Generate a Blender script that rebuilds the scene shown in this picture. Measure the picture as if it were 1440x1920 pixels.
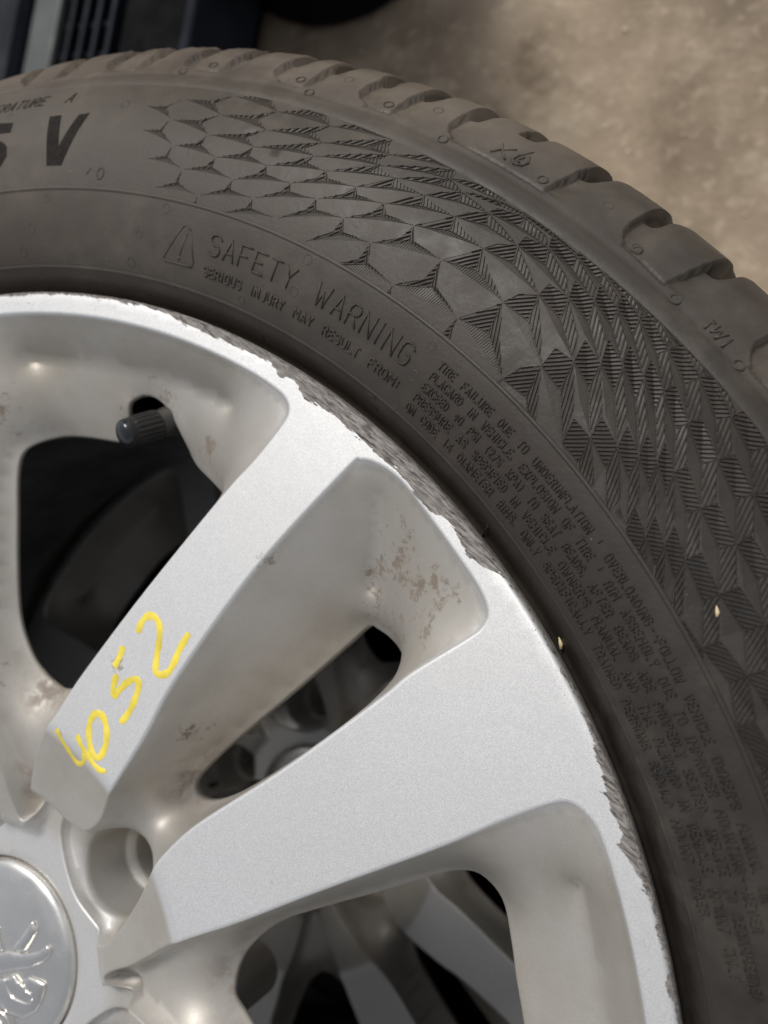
import bpy, math, json
import numpy as np
from mathutils import Vector, Matrix
from mathutils.geometry import delaunay_2d_cdt

for o in list(bpy.data.objects):
    bpy.data.objects.remove(o)
scene = bpy.context.scene
COL = scene.collection
rng = np.random.default_rng(7)

# ------------------------------------------------------------------ camera
FLOOR_TO_FLANGE = 428.4          # mm: two wheels lying flat, one on the other
cam_data = bpy.data.cameras.new('camera')
cam = bpy.data.objects.new('camera', cam_data)
COL.objects.link(cam)
CR = np.array([[0.90367322, 0.18411808, -0.38662028],
               [-0.16677744, 0.98288435, 0.07825371],
               [0.39441094, -0.00623624, 0.91891301]])
M = Matrix.Identity(4)
for i in range(3):
    for j in range(3):
        M[i][j] = CR[j][i]
M.translation = Vector((0.202775, 0.166292, (203.0076 + FLOOR_TO_FLANGE) / 1000))
cam.matrix_world = M
cam_data.sensor_fit = 'HORIZONTAL'
cam_data.sensor_width = 36.0
cam_data.lens = 40.0
cam_data.clip_start = 0.01
cam_data.clip_end = 200.0
cam_data.dof.use_dof = True
cam_data.dof.focus_distance = 0.214
cam_data.dof.aperture_fstop = 15.0
scene.camera = cam

# ------------------------------------------------------------------ light
SUN_EL, SUN_AZ = 56.0, 112.0       # azimuth measured from +x towards +y
world = bpy.data.worlds.new('World')
scene.world = world
world.use_nodes = True
wn = world.node_tree
wn.nodes.clear()
sky = wn.nodes.new('ShaderNodeTexSky')
sky.sky_type = 'NISHITA'
sky.sun_disc = False
sky.sun_elevation = math.radians(SUN_EL)
sky.sun_rotation = math.radians(90 - SUN_AZ)
sky.air_density = 1.0
sky.dust_density = 2.0
sky.ozone_density = 1.0
bg = wn.nodes.new('ShaderNodeBackground')
bg.inputs['Strength'].default_value = 0.125
wo = wn.nodes.new('ShaderNodeOutputWorld')
cloud = wn.nodes.new('ShaderNodeHueSaturation')      # thin bright overcast: the blue is mostly gone
cloud.inputs['Saturation'].default_value = 0.22
wn.links.new(sky.outputs[0], cloud.inputs['Color'])
wn.links.new(cloud.outputs[0], bg.inputs[0])
wn.links.new(bg.outputs[0], wo.inputs[0])
sd = bpy.data.lights.new('sun', 'SUN')
sd.energy = 1.95
sd.angle = math.radians(16)
sd.color = (1.0, 0.95, 0.88)
sun = bpy.data.objects.new('sun', sd)
COL.objects.link(sun)
el, az = math.radians(SUN_EL), math.radians(SUN_AZ)
sdir = Vector((math.cos(el) * math.cos(az), math.cos(el) * math.sin(az), math.sin(el)))
sun.rotation_euler = sdir.to_track_quat('Z', 'Y').to_euler()
sun.location = (0, 0, 3)
scene.view_settings.view_transform = 'Standard'
scene.view_settings.look = 'None'
scene.view_settings.exposure = 0.15
scene.view_settings.gamma = 1.0

# ------------------------------------------------------------------ helpers
def tag(o, label=None, cat=None, group=None, kind=None):
    for k, v in (('label', label), ('category', cat), ('group', group), ('kind', kind)):
        if v:
            o[k] = v
    return o

def empty(name, loc):
    o = bpy.data.objects.new(name, None)
    o.location = loc
    o.empty_display_size = 0.05
    COL.objects.link(o)
    return o

def mesh_from(name, V, Fc, mat, smooth=True):
    """V in millimetres."""
    me = bpy.data.meshes.new(name)
    me.from_pydata((np.asarray(V, float) / 1000.0).tolist(), [], [tuple(int(i) for i in f) for f in Fc])
    me.update()
    if mat:
        me.materials.append(mat)
    if smooth:
        me.polygons.foreach_set('use_smooth', [True] * len(me.polygons))
    return me

def obj(name, V, Fc, mat, parent=None, smooth=True):
    o = bpy.data.objects.new(name, mesh_from(name, V, Fc, mat, smooth))
    COL.objects.link(o)
    if parent:
        o.parent = parent
    return o

class MB:
    def __init__(s):
        s.V = []; s.F = []
    def add(s, V, Fc):
        n = len(s.V)
        s.V.extend([tuple(v) for v in V])
        s.F.extend([tuple(i + n for i in f) for f in Fc])

def grid_faces(nu, nv, wrap_u=False):
    F = []
    for i in range(nu if wrap_u else nu - 1):
        a = i * nv; b = ((i + 1) % nu) * nv
        for j in range(nv - 1):
            F.append((a + j, b + j, b + j + 1, a + j + 1))
    return F

def lathe(prof, n=360):
    """prof: list of (R, z), walked from the inside out so faces look up."""
    th = np.linspace(0, 2 * np.pi, n, endpoint=False)
    P = np.asarray(prof, float)
    V = np.stack([np.outer(np.cos(th), P[:, 0]), np.outer(np.sin(th), P[:, 0]), np.tile(P[:, 1], (n, 1))], -1).reshape(-1, 3)
    F = [f[::-1] for f in grid_faces(n, len(P), True)]
    return V, F

def catmull(P, n=8, closed=False):
    P = np.asarray(P, float)
    Q = np.vstack([P[-1], P, P[0], P[1]]) if closed else np.vstack([2 * P[0] - P[1], P, 2 * P[-1] - P[-2]])
    out = []
    for i in range(1, len(Q) - 2):
        a, b, c, d = Q[i - 1], Q[i], Q[i + 1], Q[i + 2]
        for t in np.arange(n) / n:
            out.append(.5 * ((2 * b) + (-a + c) * t + (2 * a - 5 * b + 4 * c - d) * t * t + (-a + 3 * b - 3 * c + d) * t ** 3))
    if not closed:
        out.append(Q[-2])
    return np.array(out)

def resample(P, step, closed=True):
    P = np.asarray(P, float)
    Q = np.vstack([P, P[:1]]) if closed else P
    s = np.concatenate([[0], np.cumsum(np.hypot(np.diff(Q[:, 0]), np.diff(Q[:, 1])))])
    n = max(3, int(round(s[-1] / step)))
    t = np.linspace(0, s[-1], n, endpoint=not closed)
    return np.stack([np.interp(t, s, Q[:, k]) for k in range(P.shape[1])], 1)

def area2(P):
    return np.sum(P[:, 0] * np.roll(P[:, 1], -1) - np.roll(P[:, 0], -1) * P[:, 1])

def offset(P, d):
    """move a closed counter-clockwise 2-D loop inwards by d"""
    t = np.roll(P[:, :2], -1, 0) - np.roll(P[:, :2], 1, 0)
    t /= np.linalg.norm(t, axis=1)[:, None]
    return P[:, :2] + d * np.stack([-t[:, 1], t[:, 0]], 1)

def inside(pts, poly):
    x, y = pts[:, 0], pts[:, 1]
    r = np.zeros(len(pts), bool)
    a = np.asarray(poly)[:, :2]; b = np.roll(a, -1, 0)
    for (x0, y0), (x1, y1) in zip(a, b):
        if y0 == y1:
            continue
        c = (y0 > y) != (y1 > y)
        r ^= c & (x < (x1 - x0) * (y - y0) / (y1 - y0) + x0)
    return r

def dist_loop(pts, poly, closed=True):
    a = np.asarray(poly)[:, :2]
    b = np.roll(a, -1, 0)
    if not closed:
        a, b = a[:-1], a[1:]
    best = np.full(len(pts), 1e9)
    for p, q in zip(a, b):
        d = q - p
        t = np.clip(((pts - p) @ d) / max(d @ d, 1e-12), 0, 1)
        best = np.minimum(best, np.hypot(*(pts - (p + t[:, None] * d)).T))
    return best

def triangulate(outer, holes, fixed, step):
    """constrained Delaunay of a ring with holes. Returns xy, tris, index map of the given loops."""
    loops = [outer] + holes
    pts = []; edges = []; ids = []
    for L in loops:
        n0 = len(pts)
        pts.extend(map(tuple, L[:, :2])); k = len(L)
        edges += [(n0 + i, n0 + (i + 1) % k) for i in range(k)]
        ids.append(range(n0, n0 + k))
    for L in fixed:
        n0 = len(pts)
        pts.extend(map(tuple, L[:, :2])); k = len(L)
        edges += [(n0 + i, n0 + i + 1) for i in range(k - 1)]
        ids.append(range(n0, n0 + k))
    lo = outer[:, :2].min(0); hi = outer[:, :2].max(0)
    gx = np.arange(lo[0], hi[0], step); gy = np.arange(lo[1], hi[1], step * .866)
    G = np.array([(x + (j % 2) * step / 2, y) for j, y in enumerate(gy) for x in gx])
    G = G + rng.uniform(-.08, .08, G.shape) * step
    ok = inside(G, outer) & (dist_loop(G, outer) > step * .55)
    for h in holes:
        ok &= ~inside(G, h) & (dist_loop(G, h) > step * .55)
    for f in fixed:
        ok &= dist_loop(G, f, False) > step * .5
    pts.extend(map(tuple, G[ok]))
    r = delaunay_2d_cdt([Vector(p) for p in pts], edges, [], 0, 1e-5)
    V = np.array([tuple(v) for v in r[0]])
    T = np.array([f for f in r[2] if len(f) == 3])
    cen = V[T].mean(1)
    keep = inside(cen, outer)
    for h in holes:
        keep &= ~inside(cen, h)
    T = T[keep]
    new = np.full(len(pts), -1)
    for i, src in enumerate(r[3]):
        for s in src:
            new[s] = i
    return V, T, [[int(new[i]) for i in L] for L in ids]

# ------------------------------------------------------------------ materials
def nodes_of(name):
    m = bpy.data.materials.new(name)
    m.use_nodes = True
    nt = m.node_tree
    nt.nodes.clear()
    out = nt.nodes.new('ShaderNodeOutputMaterial')
    b = nt.nodes.new('ShaderNodeBsdfPrincipled')
    nt.links.new(b.outputs[0], out.inputs[0])
    return m, nt, b

class NG:
    """tiny wrapper for wiring shader nodes"""
    def __init__(s, nt):
        s.nt = nt
        tc = nt.nodes.new('ShaderNodeTexCoord')
        s.obj = tc.outputs['Object']
    def link(s, a, b):
        if isinstance(a, (int, float)):
            b.default_value = a
        elif isinstance(a, tuple):
            b.default_value = a if len(a) == len(b.default_value) else (*a, 1.0)
        else:
            s.nt.links.new(a, b)
    def noise(s, scale, detail=4, rough=.55, vec=None, out='Fac', dist=0.0):
        n = s.nt.nodes.new('ShaderNodeTexNoise')
        n.inputs['Scale'].default_value = scale
        n.inputs['Detail'].default_value = detail
        n.inputs['Roughness'].default_value = rough
        n.inputs['Distortion'].default_value = dist
        s.nt.links.new(vec or s.obj, n.inputs['Vector'])
        return n.outputs[out]
    def voronoi(s, scale, vec=None, feature='F1', out='Distance'):
        n = s.nt.nodes.new('ShaderNodeTexVoronoi')
        n.feature = feature
        n.inputs['Scale'].default_value = scale
        s.nt.links.new(vec or s.obj, n.inputs['Vector'])
        return n.outputs[out]
    def math(s, op, a, b=0.0, c=0.0, clamp=False):
        n = s.nt.nodes.new('ShaderNodeMath')
        n.operation = op; n.use_clamp = clamp
        s.link(a, n.inputs[0]); s.link(b, n.inputs[1]); s.link(c, n.inputs[2])
        return n.outputs[0]
    def ramp(s, v, lo, hi, a=0.0, b=1.0):
        n = s.nt.nodes.new('ShaderNodeMapRange')
        n.interpolation_type = 'SMOOTHSTEP'
        s.link(v, n.inputs[0])
        for i, q in zip((1, 2, 3, 4), (lo, hi, a, b)):
            s.link(q, n.inputs[i])
        return n.outputs[0]
    def mix(s, f, a, b):
        n = s.nt.nodes.new('ShaderNodeMix')
        n.data_type = 'RGBA'
        s.link(f, n.inputs[0]); s.link(a, n.inputs[6]); s.link(b, n.inputs[7])
        return n.outputs[2]
    def sep(s, v=None):
        n = s.nt.nodes.new('ShaderNodeSeparateXYZ')
        s.nt.links.new(v or s.obj, n.inputs[0])
        return n.outputs
    def comb(s, x, y, z):
        n = s.nt.nodes.new('ShaderNodeCombineXYZ')
        s.link(x, n.inputs[0]); s.link(y, n.inputs[1]); s.link(z, n.inputs[2])
        return n.outputs[0]
    def bump(s, h, strength, dist, prev=None):
        n = s.nt.nodes.new('ShaderNodeBump')
        n.inputs['Strength'].default_value = strength
        n.inputs['Distance'].default_value = dist
        s.link(h, n.inputs['Height'])
        if prev:
            s.nt.links.new(prev, n.inputs['Normal'])
        return n.outputs[0]
    def near(s, p, r0, r1):
        """1 inside r0 of point p (metres, object space), 0 beyond r1"""
        n = s.nt.nodes.new('ShaderNodeVectorMath')
        n.operation = 'DISTANCE'
        s.nt.links.new(s.obj, n.inputs[0])
        n.inputs[1].default_value = p
        return s.ramp(n.outputs['Value'], r0, r1, 1.0, 0.0)

WB = 209.4          # a wheel's flange plane above the wheel's own base, mm

def rubber(name, base, dust=0.5):
    m, nt, b = nodes_of(name)
    g = NG(nt)
    x, y, z = g.sep()
    r = g.math('SQRT', g.math('ADD', g.math('MULTIPLY', x, x), g.math('MULTIPLY', y, y)))
    n1 = g.noise(22, 5, .6)
    n2 = g.noise(150, 4, .6)
    n3 = g.noise(900, 2, .5)
    d = g.math('MULTIPLY', g.ramp(n1, .38, .72), g.ramp(n2, .3, .75))
    sh = g.math('MULTIPLY', g.ramp(r, .284, .300), g.ramp(n1, .3, .62))        # road dust sits on the shoulder
    far = g.ramp(g.math('SUBTRACT', g.math('MULTIPLY', y, .6), g.math('MULTIPLY', x, .8)), -.12, .30)   # dusty side of the tyre
    d = g.math('ADD', g.math('MULTIPLY', d, .35 * dust), g.math('MULTIPLY', sh, .55 * dust))
    d = g.math('ADD', d, g.math('MULTIPLY', far, .62 * dust), clamp=True)
    c = g.mix(d, base, (.19, .158, .125))
    warm = g.ramp(g.noise(14, 3, .5), .45, .7)
    c = g.mix(g.math('MULTIPLY', warm, .35), c, (base[0] * 1.5, base[1] * 1.15, base[2] * .95))
    sp = g.ramp(g.voronoi(260), .0, .06, 1, 0)
    sp = g.math('MULTIPLY', sp, g.ramp(g.noise(60, 2), .58, .66))
    c = g.mix(g.math('MULTIPLY', sp, .8), c, (.5, .47, .42))
    nt.links.new(c, b.inputs['Base Color'])
    nt.links.new(g.ramp(n2, .2, .8, .42, .62), b.inputs['Roughness'])
    b.inputs['Specular IOR Level'].default_value = .32
    h = g.math('ADD', g.math('MULTIPLY', n2, .5), g.math('MULTIPLY', n3, .35))
    nt.links.new(g.bump(h, .35, .0006), b.inputs['Normal'])
    return m

def silver_paint():
    m, nt, b = nodes_of('silver_wheel_paint')
    g = NG(nt)
    x, y, z = g.sep()
    r = g.math('SQRT', g.math('ADD', g.math('MULTIPLY', x, x), g.math('MULTIPLY', y, y)))
    th = g.math('MULTIPLY', g.math('ARCTAN2', y, x), 180 / math.pi)
    flake = g.noise(4200, 2, .6)
    flake2 = g.noise(3400, 2, .5)
    cloud = g.noise(16, 3, .5)
    base = g.mix(g.ramp(flake, .32, .70), (.60, .60, .60), (.80, .80, .80))
    base = g.mix(g.math('MULTIPLY', g.ramp(cloud, .3, .8), .25), base, (.62, .61, .58))
    # ---- kerb damage on the rim edge: threshold radius by angle
    fc = nt.nodes.new('ShaderNodeFloatCurve')
    cv = fc.mapping.curves[0]
    pts = SCUFF
    A0, A1, R0, R1 = 0.0, 130.0, 210.0, 220.0
    cv.points[0].location = (0, (216.6 - R0) / (R1 - R0))
    cv.points[-1].location = (1, (215.9 - R0) / (R1 - R0))
    for a, q in pts:
        cv.points.new((a - A0) / (A1 - A0), (q - R0) / (R1 - R0))
    for p in cv.points:
        p.handle_type = 'VECTOR'
    fc.mapping.use_clip = True
    fc.mapping.update()
    fc.inputs['Factor'].default_value = 1
    nt.links.new(g.math('DIVIDE', g.math('SUBTRACT', th, A0), A1 - A0, clamp=True), fc.inputs['Value'])
    thr = g.math('ADD', g.math('MULTIPLY', fc.outputs[0], (R1 - R0) / 1000), R0 / 1000)
    # streaks inside the damage, dragged across the edge
    rot = g.comb(g.math('ADD', g.math('MULTIPLY', x, .45), g.math('MULTIPLY', y, .9)),
                 g.math('MULTIPLY', g.math('ADD', g.math('MULTIPLY', x, .9), g.math('MULTIPLY', y, -.45)), .14), z)
    rag = g.math('ADD', g.math('MULTIPLY', g.math('SUBTRACT', g.noise(620, 4, .7, vec=rot), .5), .0046),
                 g.math('MULTIPLY', g.math('SUBTRACT', g.noise(110, 3, .6), .5), .0024))
    rag = g.math('ADD', rag, .00005)
    e = g.math('ADD', g.math('SUBTRACT', r, thr), rag)
    sc = g.ramp(e, -.00008, .00012)
    sc = g.math('MULTIPLY', sc, g.math('GREATER_THAN', z, (WB - 9) / 1000))
    st = g.noise(1500, 4, .7, vec=rot)
    scc = g.mix(g.ramp(st, .30, .68), (.05, .043, .039), (.33, .305, .285))
    scc = g.mix(g.ramp(g.noise(240, 3), .55, .75), scc, (.20, .182, .168))
    scc = g.mix(g.math('MULTIPLY', g.ramp(g.noise(900, 3, .7, vec=rot), .66, .74), .7), scc, (.48, .46, .44))
    # small nicks near the edge
    nick = g.math('MULTIPLY', g.ramp(g.noise(420, 5, .75, dist=1.2), .60, .66), g.ramp(r, .2095, .2155))
    nick = g.math('MULTIPLY', nick, g.ramp(g.noise(70, 2), .48, .58))
    nick = g.math('MULTIPLY', nick, g.ramp(z, (WB - 4) / 1000, (WB - .5) / 1000))
    # ---- dirt in the recesses, and their dull reflections painted in
    dirt = None
    for (px_, py_, pz_), r0, r1 in DIRT:
        q = g.near((px_ / 1000, py_ / 1000, (pz_ + WB) / 1000), r0 / 1000, r1 / 1000)
        dirt = q if dirt is None else g.math('MAXIMUM', dirt, q)
    dn = g.math('ADD', g.math('MULTIPLY', g.noise(330, 6, .78, dist=.25), .62), g.math('MULTIPLY', g.noise(95, 3, .6), .40))
    dm = g.ramp(g.math('ADD', dn, g.math('MULTIPLY', dirt, .155)), .65, .735)
    dm = g.math('MULTIPLY', dm, g.ramp(dirt, .02, .25))
    dust_shade = g.math('MULTIPLY', g.ramp(z, (WB - .15) / 1000, (WB - 1.3) / 1000), g.ramp(g.noise(38, 4, .6), .30, .75, .55, .78))  # brake dust plus dimmer reflections of recesses and spoke ends, painted by depth
    dust_shade = g.math('MULTIPLY', dust_shade, g.ramp(r, .041, .050, .25, 1.0))      # painted tan thinned at the hub, to look brighter beside the spoke tip
    rust = None
    for (px_, py_, pz_), r0, r1 in RUST:
        q = g.near((px_ / 1000, py_ / 1000, (pz_ + WB) / 1000), r0 / 1000, r1 / 1000)
        rust = q if rust is None else g.math('MAXIMUM', rust, q)
    rust = g.math('MULTIPLY', rust, g.ramp(g.noise(120, 5, .7), .40, .62))
    speck = g.ramp(g.voronoi(330), .0, .075, 1, 0)
    speck = g.math('MULTIPLY', speck, g.ramp(g.noise(130, 2), .52, .58))
    c = g.mix(dust_shade, base, (.30, .262, .205))
    c = g.mix(g.math('MULTIPLY', speck, .65), c, (.10, .085, .07))
    c = g.mix(g.math('MULTIPLY', dm, .75), c, (.13, .095, .065))
    c = g.mix(g.math('MULTIPLY', rust, .55), c, (.10, .055, .035))
    c = g.mix(g.math('MULTIPLY', nick, .8), c, (.16, .14, .125))
    c = g.mix(sc, c, scc)
    nt.links.new(c, b.inputs['Base Color'])
    worn = g.math('MAXIMUM', g.math('MAXIMUM', sc, dm), g.math('MAXIMUM', rust, nick))
    met = g.math('MULTIPLY', g.math('SUBTRACT', 1.0, g.math('MULTIPLY', worn, .85)), g.ramp(dust_shade, 0, 1, .72, .5))
    nt.links.new(met, b.inputs['Metallic'])
    ro = g.math('ADD', g.math('ADD', g.ramp(flake2, .3, .7, .44, .58), g.math('MULTIPLY', worn, .35)), g.math('MULTIPLY', dust_shade, .08))
    nt.links.new(ro, b.inputs['Roughness'])
    nt.links.new(g.math('MULTIPLY', g.math('SUBTRACT', 1.0, worn), g.ramp(dust_shade, 0, .5, .15, .10)), b.inputs['Coat Weight'])
    b.inputs['Coat Roughness'].default_value = .26
    h = g.math('SUBTRACT', g.math('MULTIPLY', st, g.math('MULTIPLY', sc, .5)), g.math('MULTIPLY', sc, .6))
    bp = g.bump(h, .9, .0006)
    bp = g.bump(flake, .06, .0002, bp)
    bp = g.bump(g.noise(60, 3), .06, .002, bp)
    nt.links.new(bp, b.inputs['Normal'])
    return m

def plain(name, col, rough, metal=0.0, var=.25, nscale=60, bump=.0, bscale=300, spec=.5, coat=0.0):
    m, nt, b = nodes_of(name)
    g = NG(nt)
    n = g.noise(nscale, 5, .6)
    c = g.mix(g.ramp(n, .3, .7), tuple(v * (1 - var) for v in col), tuple(min(1, v * (1 + var)) for v in col))
    nt.links.new(c, b.inputs['Base Color'])
    b.inputs['Metallic'].default_value = metal
    nt.links.new(g.ramp(g.noise(nscale * 3, 3), .3, .7, max(.05, rough - .08), min(1, rough + .08)), b.inputs['Roughness'])
    b.inputs['Specular IOR Level'].default_value = spec
    b.inputs['Coat Weight'].default_value = coat
    if bump:
        nt.links.new(g.bump(g.noise(bscale, 4), .6, bump), b.inputs['Normal'])
    return m

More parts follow.
